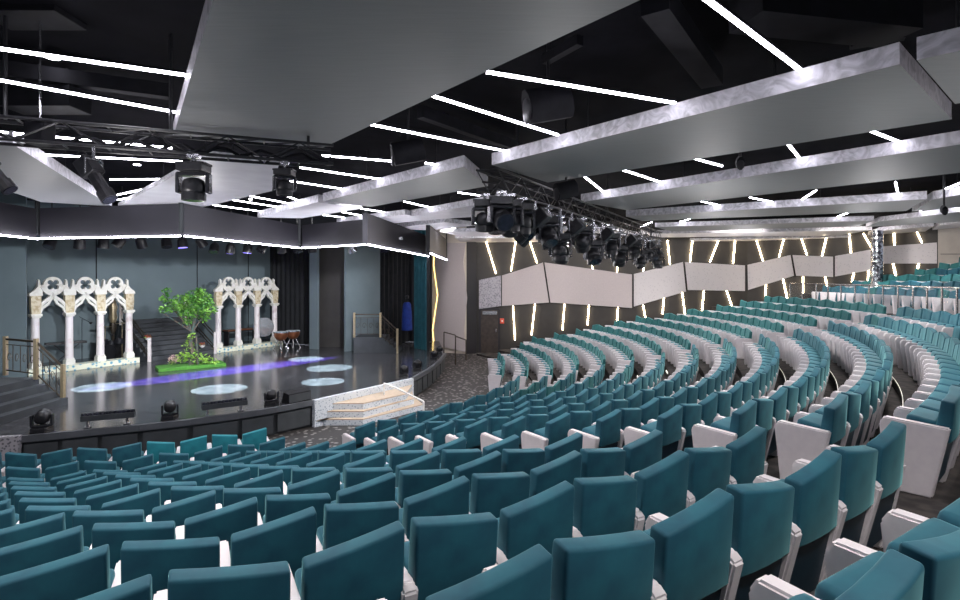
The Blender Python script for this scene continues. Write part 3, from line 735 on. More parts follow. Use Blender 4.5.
for i in list(range(2, 9)) + list(range(12, 16)):
    a, b = Vector(fr[i]), Vector(fr[i+1]); d = (b-a); e = d*.07; n = Vector((d.y, -d.x)).normalized()*.0
    for j in range(1 if i < 12 else 2):
        s0, s1 = (.06, .94) if i < 12 else ((.06, .47) if j == 0 else (.53, .94))
        p, q = a+d*s0, a+d*s1
        MB().bar((p.x-ox, p.y-oy, .31), (q.x-ox, q.y-oy, .31), .03, .46).obj('fascia_panel', 'stepgrey', stg)

# stage steps in the right corner of the front
sa, sb = Vector(fr[9]), Vector(fr[12]); sdv = (sb-sa).normalized(); snv = Vector((sdv.y, -sdv.x)); SL = (sb-sa).length
st = thing('stage_steps', 'wide speckled steps with beige treads leading up to the stage from the pit', 'steps', (sa.x, sa.y, 0))
MB().extr([(0, 0, 0), (sdv.x*SL, sdv.y*SL, 0), (sdv.x*SL, sdv.y*SL, SZ+.02), (0, 0, SZ+.02)], (snv.x*.12, snv.y*.12, 0)).obj('fascia', 'speckle', st)
def W2(s_, o_): return Vector((sa.x, sa.y)) + sdv*s_ + snv*o_
for k, (zt_, A_, B_, C_, st0) in enumerate([(.18, (318, 419), (363, 419), (423, 404), .05), (.365, (332, 411), (363.5, 411), (414, 398), .42), (.55, (342, 403), (363.5, 403), (406, 393.5), .62)]):
    A_, B_, C_ = (G(*q_, zt_-CZ) for q_ in (A_, B_, C_))
    c0 = W2(SL-.08, .125); c1 = W2(st0, .125)
    poly = [(A_.x, A_.y), (B_.x, B_.y), (C_.x, C_.y), tuple(c0), tuple(c1)]
    poly = [(x_-sa.x, y_-sa.y) for x_, y_ in poly]
    MB().prism(poly, 0, zt_-.03).obj('riser', 'speckle', st)
    MB().prism(poly, zt_-.03, zt_).obj('tread', 'tread', st)
hr = thing('handrail', 'white tubular handrail at the right end of the stage steps', 'handrail', (sb.x, sb.y, 0))
P3 = lambda v, z: (v.x, v.y, z)
r1, r2 = G(396, 388, -3.34), G(423.5, 401.5, -3.62)
r1 = Vector((r1.x-sb.x, r1.y-sb.y)); r2 = Vector((r2.x-sb.x, r2.y-sb.y))
MB().path([P3(r1-snv*.5, SZ+.16), P3(r1, SZ+.08), P3(r2, .53), P3(r2, .0)], .03, 8).path([P3(r1-snv*.5, SZ+.16), P3(r1-snv*.5, SZ-.3)], .03, 8).obj('rail', 'whitelac', hr)
# left speckled step block
la, lb = Vector(fr[0]), Vector(fr[2])
t = thing('stage_steps', 'pale speckled step block at the left edge of the stage front', 'steps', (lb.x, lb.y, 0))
d = (lb-la).normalized(); n = Vector((d.y, -d.x))
MB().extr([P3(-d*1.8, 0), P3(Vector((0, 0))-d*.05, 0), P3(Vector((0, 0))+d*.02, SZ+.03), P3(-d*1.8, SZ+.03)], (n.x*.14, n.y*.14, 0)).obj('fascia', 'specklegrey', t)
MB().box((-d.x*.45+n.x*.16, -d.y*.45+n.y*.16, .28), (.06, .03, .14)).obj('socket', 'black', t)
MB().prism([tuple(-d*1.8+n*.14), tuple(-d*.7+n*.14), tuple(-d*.7+n*.5), tuple(-d*1.8+n*.5)], 0, .3).obj('step', 'specklegrey', t)

# balustraded stairs on stage left
def balustrade(t, pts, h=.85, mbrass='brass', scroll=True):
    for p in pts: MB().box((p[0], p[1], p[2]+h/2+.02), (.09, .09, h+.06), bev=.008).obj('newel_post', mbrass, t)
    mb = MB()
    for p, q in zip(pts[:-1], pts[1:]):
        p, q = Vector(p), Vector(q); U = Vector((0, 0, 1))
        mb.bar(p+U*(h-.03), q+U*(h-.03), .05, .05).bar(p+U*.14, q+U*.14, .03, .03).bar(p+U*(h-.17), q+U*(h-.17), .02, .02)
        for k in range(1, 4):
            c = p.lerp(q, k/4)
            mb.bar(c+U*.14, c+U*(h-.17), .015, .015)
        if scroll:
            for k in range(4):
                c = p.lerp(q, (k+.5)/4)+U*(h*.48); dirv = (q-p).normalized()
                mb.path([c+dirv*.1*math.cos(a)*(1-a/9)+U*.16*math.sin(a)*(1-a/9) for a in [j*.6 for j in range(12)]], .009, 4)
    mb.obj('railing_panel', 'iron', t)
p0 = G(68, 404, zs)
ls = thing('stage_stairs', 'dark grey steps and landing at the left side of the stage', 'stairs', (p0.x, p0.y, SZ))
for k in range(4):
    r = k*.26; zt = .18*(k+1)
    MB().prism([(-r, 0), (-r-.27 if k < 3 else -r-4.5, 0), (-r-.27 if k < 3 else -r-4.5, -2.9), (-r, -2.9)], 0 if k else 0, zt).obj('step', 'stepgrey', ls)
b1 = G(36, 378, -2.7) - Vector((p0.x, p0.y, CZ-3.42)); 
bl = thing('balustrade', 'brass and iron balustrade on the left stage stairs', 'balustrade', (p0.x, p0.y, SZ))
bps = [G(5.5, 375, -2.70), G(36, 379, -2.70), G(63, 404, -3.42)]
balustrade(bl, [(q_.x-p0.x, q_.y-p0.y, zz_) for q_, zz_ in zip(bps, (.72, .72, 0))], 1.02)

# stairs right side of the stage
q0 = G(398, 353, zs)
rs = thing('stage_stairs', 'dark steps and landing at the right side of the stage beside the teal curtain', 'stairs', (q0.x, q0.y, SZ))
for k in range(4):
    MB().prism([(-.22*k, 0), (.9-.0*k, 0), (.9, 1.2), (-.22*k, 1.2)][::1] if False else [(-.2*k-.0, 0), (-.2*k-.2 if k < 3 else -2.0, 0), (-.2*k-.2 if k < 3 else -2.0, 1.3), (-.2*k, 1.3)], 0, .18*(k+1)).obj('step', 'stepgrey', rs)
bl = thing('balustrade', 'cream and brass balustrade on the right stage stairs', 'balustrade', (q0.x, q0.y, SZ))
balustrade(bl, [(-1.95, -.06, .72), (-.78, -.06, .72), (-.02, -.06, 0)], 1.05, 'brass')

# central staircase behind the tree
cs0 = arc0 + sd*3.35
cst = thing('stage_stairs', 'dark central staircase behind the tree between the two arcades', 'stairs', (cs0.x, cs0.y, SZ))
for k in range(9):
    a = sd*.4 - sn*(.30*k - .3); b = sd*3.3 - sn*(.30*k - .3)
    MB().prism([tuple(a), tuple(b), tuple(b-sn*.30), tuple(a-sn*.30)], 0, .17*(k+1)).obj('step', 'stepgrey', cst)
def slope_rail(lab, s_):
    o_ = cs0 + sd*s_; t = thing('stair_railing', lab, 'railing', (o_.x, o_.y, SZ))
    for k in (0, 1): 
        v = sn*(.36-2.4*k); MB().box((v.x, v.y, (1.36*k)+.48), (.1, .1, .98), rz=0, bev=.01).obj('newel_post', 'marble', t)
    mb = MB()
    for hh in (.85, .7, .3, .15): mb.bar(P3(sn*.36, hh), P3(sn*-2.04, hh+1.36), .035, .035)
    mb.obj('rails', 'iron', t)
slope_rail('sloping railing with pale post left of the central stage stairs', .45)
slope_rail('sloping railing with pale post right of the central stage stairs', 3.25)

# ------------------------------------------------------------------ Venetian arcades
def ring_quatrefoil(mb, cx, cz, ro, th):
    bm = mb.b; n = 48; c, rho = ro*.44, ro*.29
    outer, inner = [], []
    for k in range(n):
        a = 2*PI*k/n; dl = ((a - PI/4) % (PI/2)); dl = min(dl, PI/2-dl)
        ri = c*math.cos(dl) + math.sqrt(max(rho*rho-(c*math.sin(dl))**2, 0))
        outer.append((ro, a)); inner.append((ri, a))
    def ringv(lst, y): return [bm.verts.new((cx+r*math.cos(a), y, cz+r*math.sin(a))) for r, a in lst]
    of, inf, ob, inb = ringv(outer, -th/2), ringv(inner, -th/2), ringv(outer, th/2), ringv(inner, th/2)
    for k in range(n):
        j = (k+1) % n
        bm.faces.new((of[k], of[j], inf[j], inf[k])); bm.faces.new((ob[k], inb[k], inb[j], ob[j]))
        bm.faces.new((of[k], ob[k], ob[j], of[j])); bm.faces.new((inf[k], inf[j], inb[j], inb[k]))
def ribbon(mb, pts, w, th):
    for i in range(len(pts)-1):
        a, b = Vector((pts[i][0], 0, pts[i][1])), Vector((pts[i+1][0], 0, pts[i+1][1]))
        mb.bar(a, b+(b-a).normalized()*.01, th, w)
def arcade(lab, origin, length):
    ang = math.atan2(sd.y, sd.x)
    t = thing('gothic_arcade', lab, 'stage arcade', (origin.x, origin.y, SZ), ang)
    W = length; bay = (W-.3)/3
    MB().box((W/2, 0, .10), (W+.25, .55, .2), bev=.01).obj('plinth', 'mosaic', t)
    for k in range(4):
        x = .15+bay*k
        cb = MB().box((x, 0, .29), (.30, .30, .18), bev=.02).box((x, 0, .41), (.25, .25, .06)).obj('column_base', 'stone', t)
        MB().lathe([(.135, .42), (.125, 1.2), (.12, 1.98)], 14, (x, 0, 0)).obj('column_shaft', 'marble', t, True)
        MB().box((x, 0, 2.0), (.26, .26, .05), bev=.01).box((x, 0, 2.07), (.33, .33, .09), bev=.02).obj('capital', 'stone', t)
        wl = .15 if k in (0, 3) else .15
        MB().extr([(x-.12, -.09, 2.1), (x+.12, -.09, 2.1), (x+.15, -.09, 2.4), (x+.15, -.09, 2.75), (x-.15, -.09, 2.75), (x-.15, -.09, 2.4)], (0, .18, 0)).obj('pier', 'gold', t)
        mb = MB(); mb.box((x, 0, 2.78), (.38, .2, .05))
        lo_, hi_ = (0, 1) if k == 0 else ((-1, 0) if k == 3 else (-1, 1))
        if k == 0: out = [(-.19, 2.8), (-.18, 2.85), (-.03, 2.97), (.045, 3.08), (.06, 3.3), (.115, 3.3), (.13, 3.05), (.19, 2.92), (.19, 2.8)]
        elif k == 3: out = [(-.19, 2.8), (-.19, 2.92), (-.13, 3.05), (-.115, 3.3), (-.06, 3.3), (-.045, 3.08), (.03, 2.97), (.18, 2.85), (.19, 2.8)]
        else: out = [(-.20, 2.8), (-.20, 2.92), (-.15, 3.05), (-.135, 3.3), (-.085, 3.3), (-.06, 3.08), (0, 2.96), (.06, 3.08), (.085, 3.3), (.135, 3.3), (.15, 3.05), (.20, 2.92), (.20, 2.8)]
        mb.extr([(x+a_, -.08, z_) for a_, z_ in out], (0, .16, 0))
        if lo_: mb.ball((x-(.11 if k < 3 else .088), 0, 3.31), .035, u=8, v=6)
        if hi_: mb.ball((x+(.11 if k else .088), 0, 3.31), .035, u=8, v=6)
        mb.obj('gable', 'stone', t)
    for k in range(3):
        cx = .15+bay*(k+.5); hw = bay/2-.08
        mb = MB(); ring_quatrefoil(mb, cx, 3.14, .285, .12); mb.obj('rosette', 'stone', t)
        mb = MB()
        for e in (-1, 1):
            base = [(-hw, 2.08), (-hw*.98, 2.25), (-hw*.84, 2.42), (-hw*.55, 2.56), (-hw*.25, 2.66), (0, 2.77), (.17, 2.86), (.28, 2.98), (.335, 3.12)]
            ribbon(mb, [(cx+e*x, z) for x, z in base], .105, .14)
            cusp = [(-hw*.92, 2.12), (-hw*.74, 2.32), (-hw*.60, 2.36), (-hw*.30, 2.47), (-hw*.22, 2.56), (0, 2.70)]
            ribbon(mb, [(cx+e*x, z) for x, z in cusp], .08, .10)
        mb.obj('arch_tracery', 'stone', t)
        MB().box((cx-.28, 0, 2.86), (.25, .05, .035)).box((cx+.28, 0, 2.86), (.25, .05, .035)).obj('tie_bar', 'iron', t)
    return t
arcade('white gothic three arch arcade on the left of the stage with quatrefoil rosettes', arc0, 3.35)
ar0 = arc0 + sd*6.80
arcade('white gothic three arch arcade right of the tree, drums seen through it', ar0, 3.28)

# ------------------------------------------------------------------ tree on lawn base
tp = G(191, 367.5, zs)
tr = thing('potted_tree', 'bushy green tree growing from a turf base with flowers, centre of the stage', 'tree', (tp.x, tp.y, SZ))
ang = math.atan2(sd.y, sd.x)-.35
MB().box((0, 0, .06), (2.25, 1.0, .12), rz=ang, bev=.02).obj('turf_base', 'grass', tr)
mb = MB(); pr = None
trunk = [(0, 0, .1, .10), (.05, .02, .5, .09), (-.03, 0, .95, .08), (.06, .02, 1.4, .07), (.12, 0, 1.75, .05)]
for a, b in zip(trunk[:-1], trunk[1:]): mb.tube(a[:3], b[:3], a[3], 8, b[3])
for e in ((-.65, -.3, 2.4), (-.3, -.1, 2.5), (.35, .1, 2.5), (.6, .2, 2.2), (-.85, -.4, 2.1), (.1, .1, 2.6), (-.82, -.4, 2.8)): mb.tube((.03, 0, 1.35), e, .035, 6, .012)
mb.tube((.25, 0, .1), (.2, 0, 1.2), .05, 7, .03); mb.obj('trunk', 'bark', tr)
def leaves(clumps, n, size, seed):
    rnd = random.Random(seed); mb = MB(); bm = mb.b
    for (cx, cy, cz, r) in clumps:
        for _ in range(int(n*r*r*12)):
            while True:
                v = Vector((rnd.uniform(-1, 1), rnd.uniform(-1, 1), rnd.uniform(-1, 1)))
                if v.length < 1: break
            v = v*r; c = Vector((cx, cy, cz))+Vector((v.x, v.y, v.z*.8))
            s_ = size*rnd.uniform(.6, 1.3); R = Matrix.Rotation(rnd.uniform(0, 6.3), 3, 'Z') @ Matrix.Rotation(rnd.uniform(-.9, .9), 3, 'X') @ Matrix.Rotation(rnd.uniform(-.9, .9), 3, 'Y')
            vs = [bm.verts.new(c + R @ Vector(q)) for q in ((-s_, 0, 0), (0, -s_*.5, 0), (s_, 0, 0), (0, s_*.5, 0))]
            bm.faces.new(vs)
    return mb
leaves([(a_*.86, b_, c_, r_) for a_, b_, c_, r_ in [(-.62, -.3, 2.35, .34), (-.3, -.1, 2.5, .38), (.1, 0, 2.62, .40), (.45, .2, 2.55, .38), (.62, .3, 2.2, .33), (.25, .05, 2.15, .4), (-.15, -.1, 2.1, .33), (-.80, -.4, 2.88, .17), (-.88, -.45, 2.62, .2), (-.92, -.45, 2.2, .2), (.5, .2, 1.85, .22), (-.1, 0, 1.75, .2), (.35, .1, 2.85, .22)]], 150, .064, 3).obj('foliage', 'leaf', tr)
leaves([(0, 0, .55, .3), (-.1, 0, .85, .22), (-.35, 0, .35, .28), (.3, 0, .35, .3), (.6, .1, .28, .22), (.05, -.1, 1.2, .16), (-.7, 0, .25, .2), (.85, .1, .22, .15)], 70, .07, 4).obj('shrub', 'leafyellow', tr)
leaves([(-.6, -.15, .36, .2)], 300, .035, 5).obj('pink_flowers', 'pink', tr)
def basket(lab, p):
    t = thing('flower_basket', lab, 'flower basket', p, 0, 'small flower baskets hung on the stair railings')
    MB().lathe([(.03, -.1), (.09, -.05), (.11, .02)], 10).obj('bowl', 'whitelac', t)
    leaves([(0, 0, .06, .13)], 320, .03, 6).obj('flowers', 'red', t); leaves([(0, 0, .03, .14)], 120, .035, 8).obj('greenery', 'leaf', t)
v = cs0+sd*.45+sn*.0; basket('small red flower basket on the left railing of the central stairs', (v.x+.25, v.y-.2, SZ+.95))
v = cs0+sd*2.6+sn*.35; basket('red flower basket right of the tree by the stair post', (v.x+.15, v.y-.2, SZ+.45))

# ------------------------------------------------------------------ drums and gear behind the arcades
def timpani(lab, px, py, Y):
    p = D(px, py, Y); t = thing('timpani', lab, 'drum', (p.x, p.y, SZ), 0, 'copper kettle drums at the right of the arcade')
    MB().lathe([(.08, .42), (.22, .48), (.30, .62), (.33, .80)], 20).obj('kettle', 'copper', t, True)
    MB().lathe([(.35, .78), (.35, .83)], 20).obj('rim', 'steel', t); MB().lathe([(.33, .83), (.33, .84)], 20).obj('head', 'drumwhite', t)
    for k in range(4):
        a = k*PI/2+.4; MB().tube((.1*math.cos(a), .1*math.sin(a), .5), (.32*math.cos(a), .32*math.sin(a), .04), .02).ball((.32*math.cos(a), .32*math.sin(a), .04), .04, u=8, v=6).obj('leg', 'steel', t)
timpani('copper kettle drum nearest the right arcade column', 281, 345, 26.0)
timpani('copper kettle drum beside the black curtain', 293, 345, 26.6)
p = D(263, 345, 27.3)
t = thing('bass_drum', 'large white bass drum standing behind the right arcade', 'drum', (p.x, p.y, SZ), .6)
MB().tube((0, -.2, .95), (0, .2, .95), .44, 24).obj('shell', 'drumwhite', t, True); MB().tube((0, -.23, .95), (0, -.19, .95), .47, 24).obj('hoop', 'steel', t)
for e in (-1, 1): MB().tube((e*.1, 0, .6), (e*.4, 0, 0), .02).obj('leg', 'black', t)
p = D(241, 346, 27.0)
t = thing('marimba', 'dark marimba with wooden bars behind the right arcade', 'instrument', (p.x, p.y, SZ), .95)
MB().box((0, 0, .85), (1.6, .5, .05)).obj('bars', 'copper', t); MB().box((0, 0, .8), (1.66, .56, .05)).obj('frame', 'black', t)
for e in (-1, 1): MB().box((e*.75, 0, .4), (.05, .4, .78)).obj('leg', 'black', t)
def keyboard(lab, px, py, Y, w):
    p = D(px, py, Y); t = thing('keyboard_stand', lab, 'instrument', (p.x, p.y, SZ), .8)
    MB().box((0, 0, .86), (w, .34, .09), bev=.01).obj('keyboard', 'black', t)
    for e in (-1, 1): MB().bar((e*.4, -.15, .82), (-e*.4, .15, 0), .03, .03).obj('leg', 'black', t)
keyboard('black keyboard on a crossed stand behind the left arcade', 66, 360, 21.4, 1.3)
def micstand(lab, px, py, Y, h, dx):
    p = D(px, py, Y); t = thing('microphone_stand', lab, 'stand', (p.x, p.y, SZ), 0, 'black microphone stands behind the arcades')
    MB().lathe([(.14, 0), (.14, .02)], 14).tube((0, 0, 0), (0, 0, h), .012).obj('stand', 'black', t)
    MB().tube((-dx*.3, 0, h+.1), (dx, 0, h-.15), .01).obj('boom', 'black', t); MB().ball((dx, 0, h-.15), .05, u=8, v=6).obj('microphone', 'black', t)
micstand('microphone stand with boom behind the left arcade middle arch', 82, 360, 21.8, 1.75, .35)
micstand('microphone stand behind the left arcade right arch', 118, 360, 22.6, 1.2, -.25)
p = D(112, 350, 22.7)
t = thing('drum_kit', 'dark drum kit with brass cymbals seen through the left arcade right arch', 'drum kit', (p.x, p.y, SZ))
MB().tube((0, -.2, .35), (0, .2, .35), .32, 20).obj('bass_drum', 'black', t)
for e, z in ((-.35, .75), (.3, .8), (.0, .7)): MB().tube((e, 0, z-.12), (e, 0, z+.1), .17, 16).obj('tom', 'blackgloss', t)
for e, z in ((-.35, 1.35), (.35, 1.5)): MB().lathe([(.24, z), (.05, z+.03)], 16, (e, .1, 0)).tube((e, .1, 0), (e, .1, z+.03), .012).obj('cymbal', 'brass', t)
p = D(113, 312, 23.2)
t = thing('brass_sculpture', 'dull golden figure shape behind the left arcade right arch', 'sculpture', (p.x, p.y, SZ))
MB().lathe([(.2, 0), (.2, .1), (.05, .2), (.06, 1.0), (.14, 1.3), (.10, 1.5)], 12).obj('stem', 'iron', t, True)
MB().lathe([(.1, 1.5), (.16, 1.7), (.12, 1.95), (.17, 2.15), (.1, 2.4), (.03, 2.6)], 12).obj('ornament', 'brass', t, True)

# ------------------------------------------------------------------ drapes and flats at the right of the stage
def flat(name, lab, cat, x0, x1, ybase, Y0, Y1, m, top=ZT-.6, th=.12, zb=SZ):
    a, b = D(x0, 0, Y0), D(x1, 0, Y1)
    t = thing(name, lab, cat, (a.x, a.y, zb))
    d = Vector((b.x-a.x, b.y-a.y, 0)); n = Vector((-d.y, d.x, 0)).normalized()*th
    MB().extr([Vector((0, 0, 0)), d, d+Vector((0, 0, top-zb)), Vector((0, 0, top-zb))], n).obj('sheet', m, t); return t, d, n
def drape(lab, x0, x1, Y0, Y1, m, folds=8, amp=.06, top=ZT-.6, zb=SZ+.01):
    a, b = D(x0, 0, Y0), D(x1, 0, Y1); d = Vector((b.x-a.x, b.y-a.y, 0)); n = Vector((-d.y, d.x, 0)).normalized()
    mb = MB(); bm = mb.b; prev = None; K = folds*6
    for i in range(K+1):
        c = Vector((a.x, a.y, zb)) + d*(i/K) + n*amp*math.sin(i/6*2*PI)
        v0, v1 = bm.verts.new(c-Vector((a.x, a.y, zb))), bm.verts.new(c-Vector((a.x, a.y, zb))+Vector((0, 0, top-zb)))
        if prev: bm.faces.new((prev[0], v0, v1, prev[1]))
        prev = (v0, v1)
    t = thing('stage_curtain', lab, 'curtain', (a.x, a.y, zb)); mb.obj('cloth', m, t, True)
    MB().bar((0, 0, top-zb+.02), d+Vector((0, 0, top-zb+.02)), .08, .06).obj('heading', 'black', t)
drape('black stage curtain right of the grey backdrop', 270, 312, 29.0, 27.5, 'drape', 9)
flat('stage_flat', 'narrow tall grey stage flat left of the dark doorway', 'stage flat', 309.5, 317.5, 349, 26.2, 26.0, 'greywall')
flat('stage_flat', 'very dark tall stage flat between the two grey ones', 'stage flat', 317.8, 346, 351, 26.9, 26.9, 'walldark')
flat('stage_flat', 'wide tall grey stage flat left of the right stairs', 'stage flat', 346, 380, 352, 25.2, 27.0, 'greywall')
drape('black curtain behind the right stage stairs', 380, 406, 27.6, 28.6, 'drape', 6)
drape('black backing curtain beyond the blue cloth', 396, 432, 29.0, 29.0, 'drape', 6)
drape('teal curtain hanging beside the dark column at the stage right edge', 414, 428, 26.5, 25.6, 'tealdrape', 4, .13)
p = D(407, 320, 27.6)
t = thing('covered_rack', 'rack covered in royal blue cloth beside the teal curtain', 'rack', (p.x, p.y, SZ))
mb = MB(); mb.lathe([(.27, .75), (.25, 1.5), (.20, 2.05), (.14, 2.15)], 12); mb.obj('cloth_cover', 'blue', t, True)
MB().tube((0, 0, 0), (0, 0, 2.4), .02).ball((0, 0, 2.42), .1).box((0, 0, .03), (.5, .5, .06)).obj('stand', 'black', t)
# column at stage right edge
q = D(428, 300, 25.3)
struct('trim_6', MB().bar((q.x, q.y, SZ+.0), (q.x, q.y, CZ+.9), .12, .12), 'drape')
# door side handrail
p = G(443, 350, zs+.0)
hr2 = thing('handrail', 'dark metal handrail beside the blush panel near the exit door', 'handrail', (p.x, p.y-.0, 0))
a, b, c_ = D(444, 0, 26), D(455.5, 0, 26), D(466, 0, 27.5)
rel = lambda v, z: (v.x-p.x, v.y-p.y, z)
MB().path([rel(a, 0), rel(a, 1.55), rel(b, 1.4), rel(b, 0)], .03, 6).path([rel(b, .02), rel(b, 1.35), rel(c_, 1.0), rel(c_, .0)], .03, 6).obj('rail', 'iron', hr2)

# ------------------------------------------------------------------ proscenium band
zb = .9
BP = [((-60, 229), (37.5, 239)), ((40, 238.5), (181, 236)), ((184, 236), (299, 248)), ((302, 248), (366, 244.7)), ((367.5, 244.7), (428, 256.3)), ((430, 253.5), (446.5, 260))]
nmz = ['leftmost', 'second from left', 'third from left', 'fourth from left', 'fifth from left', 'rightmost']
for i, (p, q) in enumerate(BP):
    zb = (1.05, 1.05, 1.05, 1.05, .95, .85)[i]
    a, b = G(*p, zb), G(*q, zb)
    t = thing('proscenium_fascia', f'dark angled fascia over the stage front with light strip along its bottom, {nmz[i]}', 'fascia', a, 0, 'dark fascia segments over the stage front')
    d = b-a; n = Vector((-d.y, d.x, 0)).normalized()
    MB().extr([Vector((0, 0, .03)), d+Vector((0, 0, .03)), d+Vector((0, 0, 1.88-zb)), Vector((0, 0, 1.88-zb))], n*.15).obj('fascia_board', 'band', t)
    MB().bar(Vector((0, 0, 0))-n*.02, d-n*.02, .04, .035).obj('light_strip', 'led', t)
    if True:
        MB().tube(d+Vector((0, 0, .1)), d+Vector((0, 0, 2.95-zb)), .06 if i < 4 else .03, 10).obj('post', 'drape', t)
    if i == 4: MB().box(Vector((-.1, 0, .45)) + d*.42 - n*.05, (.32, .1, .1)).obj('sign_light', 'steel', t)
# lights under band
for i, x in enumerate([52, 80, 104, 122, 140, 166, 182, 199, 215, 231, 248, 264, 281, 297, 312, 350, 384]):
    Y = 17.2 + i*.33 if i < 15 else 21+(i-15)*2.5
    p = D(x, 239 if i < 8 else 245, Y)
    t = thing('hanging_stage_lamp', f'black lamp hung behind the fascia above the stage, {ordi(i+1)} from left', 'stage light', p, 0, 'row of lamps behind the stage fascia')
    tl = (-.5, .3, .1, .6)[i % 4]
    X = Matrix.Rotation(i*.8, 4, 'Z') @ Matrix.Rotation(tl, 4, 'X')
    mb = MB(); mb.lathe([(.10, .05), (.16, -.05), (.17, -.30)], 14); mb.xf(X); mb.obj('housing', 'black' if i < 15 else 'steel', t, True)
    mb = MB(); mb.lathe([(.145, -.31), (.145, -.295)], 14); mb.xf(X); mb.obj('lens', 'purplelens' if i in (4, 6, 9, 10, 12) else 'lens', t)
    MB().tube((0, 0, 0), (0, 0, CZ+3.0-p.z), .02).obj('hanger', 'black', t)

# ------------------------------------------------------------------ footlights on the stage edge
def foot(x, y, s, pan, tilt, lab):
    p = G(x, y, zs); mhead(lab, p, tilt, pan, s*.86, True, group='moving lights standing along the stage edge')
foot(42, 432, 1.12, .4, 1.75, 'round black moving light on the stage edge, leftmost')
foot(170, 419, 1.0, .5, 1.75, 'round black moving light on the stage edge between the two light bars')
foot(271.5, 405, 1.0, .5, .9, 'black moving light on the stage edge beside the wedge monitor')
foot(404, 376, .9, .8, .6, 'black moving light on the stage edge right of the steps')
foot(417.5, 370.5, .95, .8, .6, 'black moving light on the curved stage edge, second right of the steps')
foot(434, 359.5, .9, .8, .6, 'black moving light on the curved stage edge, third right of the steps')
foot(439.5, 353.5, .8, .8, .6, 'black moving light at the far right end of the stage edge')
def lbar(x0, y0, x1, y1, lab):
    a, b = G(x0, y0, zs), G(x1, y1, zs); t = thing('light_bar', lab, 'stage light', a, 0, 'long floor light bars at the stage edge')
    d = b-a; U = Vector((0, 0, 1)); n = Vector((d.y, -d.x, 0)).normalized()
    MB().bar(U*.22, d+U*.22, .14, .12).bar(U*.31-n*.04, d+U*.31-n*.04, .06, .05).obj('housing', 'stepgrey', t)
    mb = MB()
    for k in range(12): c = d*((k+.5)/12)+U*.29; mb.ball(c, .045, u=8, v=5)
    mb.obj('lenses', 'lens', t)
    for k in (.12, .85): MB().bar(d*k-n*.06+U*.02, d*k+n*.1+U*.02, .12, .04).bar(d*k+U*.02, d*k+U*.2, .05, .04).obj('foot', 'steel', t)
lbar(81, 428.5, 135, 423.5, 'long black light bar on the stage edge, left one')
lbar(202, 416.5, 247, 410.5, 'long black light bar on the stage edge, right one')
a, b = G(289, 404.5, zs), G(312, 399.5, zs); d = b-a
t = thing('floor_monitor', 'grey wedge floor monitor speaker at the left of the stage steps', 'loudspeaker', a)
n = Vector((-d.y, d.x, 0)).normalized(); U = Vector((0, 0, 1))
mb = MB(); mb.extr([Vector((0, 0, 0)), U*.26, U*.30+n*.25, n*.34], d*.95); mb.obj('cabinet', 'duct', t)
MB().extr([U*.03-n*.005, U*.24-n*.005, U*.24-n*.015, U*.03-n*.015], d*.95).obj('grille', 'stepgrey', t)

# ------------------------------------------------------------------ camera
cam = bpy.data.cameras.new('camera'); co = bpy.data.objects.new('camera', cam); COL.objects.link(co)
co.location = (0, 0, CZ); co.rotation_euler = (PI/2, 0, 0)
cam.sensor_fit = 'HORIZONTAL'; cam.sensor_width = 36; cam.lens = 36*F/960; cam.shift_y = -(300-HZ)/960; cam.clip_end = 200; cam.clip_start = .05
scn.camera = co

# ------------------------------------------------------------------ lights
def light(kind, loc, energy, col=(1, 1, 1), **k):
    L = bpy.data.lights.new('lamp', kind); L.energy = energy; L.color = col
    for a, v in k.items(): setattr(L, a, v)
    o = bpy.data.objects.new('lamp', L); COL.objects.link(o); o.location = loc; return o
def aim(o, target): o.rotation_euler = (Vector(target)-o.location).to_track_quat('-Z', 'Y').to_euler()
# circles on stage floor
for px, py, w in [(102, 387, 58), (219.5, 389, 59), (306, 359, 39), (329.5, 368, 51), (323, 381.7, 48)]:
    p = G(px, py, zs); r = w/F*p.y/2*.88; h = 4.0
    o = light('SPOT', (p.x, p.y, SZ+h), 7500, (.72, .93, 1), spot_size=2*math.atan(r/h), spot_blend=.04, shadow_soft_size=.01)
# purple streak
a, b = G(72, 391.5, zs), G(345, 356, zs)
c = (a+b)/2; d = b-a; h = 4.2
src = Vector((c.x+sn.x*1.1, c.y+sn.y*1.1, CZ+1.5)); tgt = Vector((c.x, c.y, SZ))
zax = (src-tgt).normalized(); xax = d.normalized(); yax = zax.cross(xax).normalized(); xax = yax.cross(zax)
o = light('SPOT', src, 14000, (.20, .10, 1), spot_size=2*math.atan(.8/(src-tgt).length), spot_blend=.3, shadow_soft_size=.01)
mt = Matrix((xax, yax, zax)).transposed().to_4x4() @ Matrix.Diagonal((d.length/2/.8, 1, 1, 1)); mt.translation = src; o.matrix_world = mt

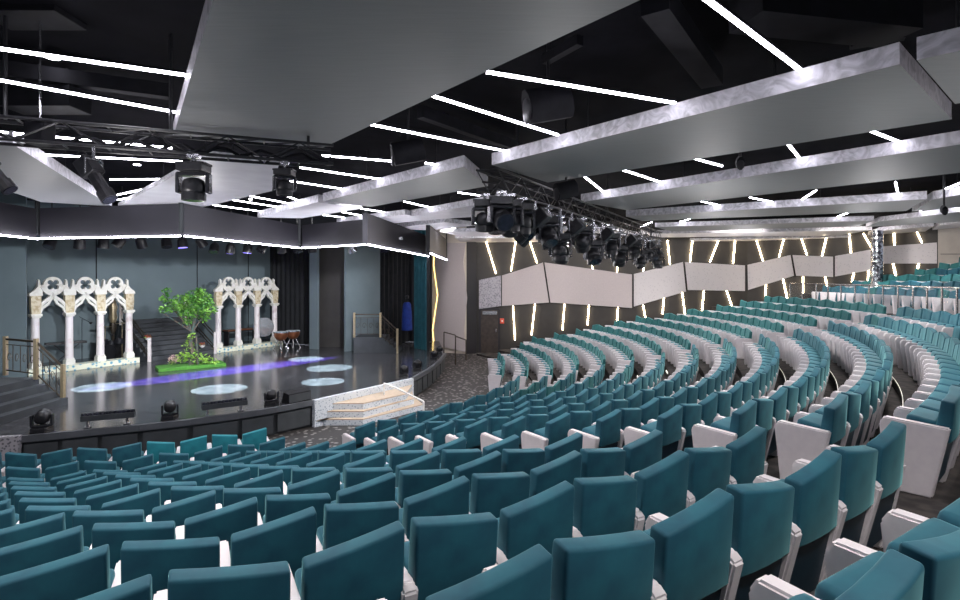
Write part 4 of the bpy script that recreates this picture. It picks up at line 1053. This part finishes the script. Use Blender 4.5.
# unseen spots added below the slabs to light seats and stage
for x, y in [(-6, 5), (-1.5, 4.2), (-8.5, 8), (-3.5, 8.2), (1.5, 8), (5.5, 7), (-.5, 12.5), (4.5, 12.5), (9, 11.5), (2.5, 17), (7.5, 17), (12, 16), (4, 22), (9, 22), (13, 20.5), (3, 26), (9, 26), (15, 15), (7, 3), (2.2, 1.2), (-3.5, 1)]:
    o = light('SPOT', (x, y, CZ+1.82), 285, (1, .95, .93), spot_size=math.radians(125), spot_blend=.7, shadow_soft_size=.12)
for x, y in [(-6.5, 16.5), (-9, 16.5), (-4.2, 21), (-9, 21), (-12, 15.5), (-13, 19)]:
    o = light('SPOT', (x, y, CZ+1.3), 260, (.85, .93, 1), spot_size=math.radians(120), spot_blend=.7, shadow_soft_size=.1)
# omnidirectional fill among the seats and on stage
for x, y, e in [(-4, 6, 45), (1, 6.5, 45), (5.5, 5.5, 40), (-1, 12, 60), (5, 12, 60), (9.5, 13, 60), (3, 19, 80), (8, 19, 80), (12.5, 18, 60), (1.5, 24.5, 70), (6.5, 25, 80), (11.5, 24, 80), (-3.5, 16.5, 60), (-8.5, 17, 70), (-6.5, 23, 60), (-10, 12.5, 50), (-6.5, 10, 40), (15.5, 19.5, 50)]:
    light('POINT', (x, y, CZ+.45), e, (1, .96, .97), shadow_soft_size=.002)
# front wash on the set
o = light('SPOT', (-4.5, 8.5, CZ+1.2), 3800, (.92, .96, 1), spot_size=math.radians(48), spot_blend=.6, shadow_soft_size=.12); aim(o, (-13.5, 21.5, 2.4))
o = light('SPOT', (-1.5, 12.5, CZ+1.3), 3800, (.95, .96, 1), spot_size=math.radians(52), spot_blend=.6, shadow_soft_size=.12); aim(o, (-10.8, 25, 2.4))
o = light('SPOT', (0.3, 14, CZ+1.3), 900, (1, .96, .9), spot_size=math.radians(60), spot_blend=.6, shadow_soft_size=.2); aim(o, (-3.5, 17, .3))
# unseen spots added to brighten the far wall panels
for x, y, tx, ty, e in [(1.5, 22, 2, 30, 500), (6, 21.5, 6.5, 30, 600), (11, 21, 11, 29.5, 600), (13.5, 19.5, 17.5, 26, 700), (17, 18, 22, 24, 400), (-1.5, 22, -2.2, 29, 350)]:
    o = light('SPOT', (x, y, CZ+1.75), e, (1, .93, .90), spot_size=math.radians(75), spot_blend=.8, shadow_soft_size=.12); aim(o, (tx, ty, CZ-.6))

w = bpy.data.worlds.new('World'); scn.world = w; w.use_nodes = True
w.node_tree.nodes['Background'].inputs[0].default_value = (.75, .80, .95, 1); w.node_tree.nodes['Background'].inputs[1].default_value = .5
scn.view_settings.view_transform = 'Standard'; scn.view_settings.look = 'None'; scn.view_settings.exposure = .35; scn.view_settings.gamma = 1.0
scn.cycles.max_bounces = 6
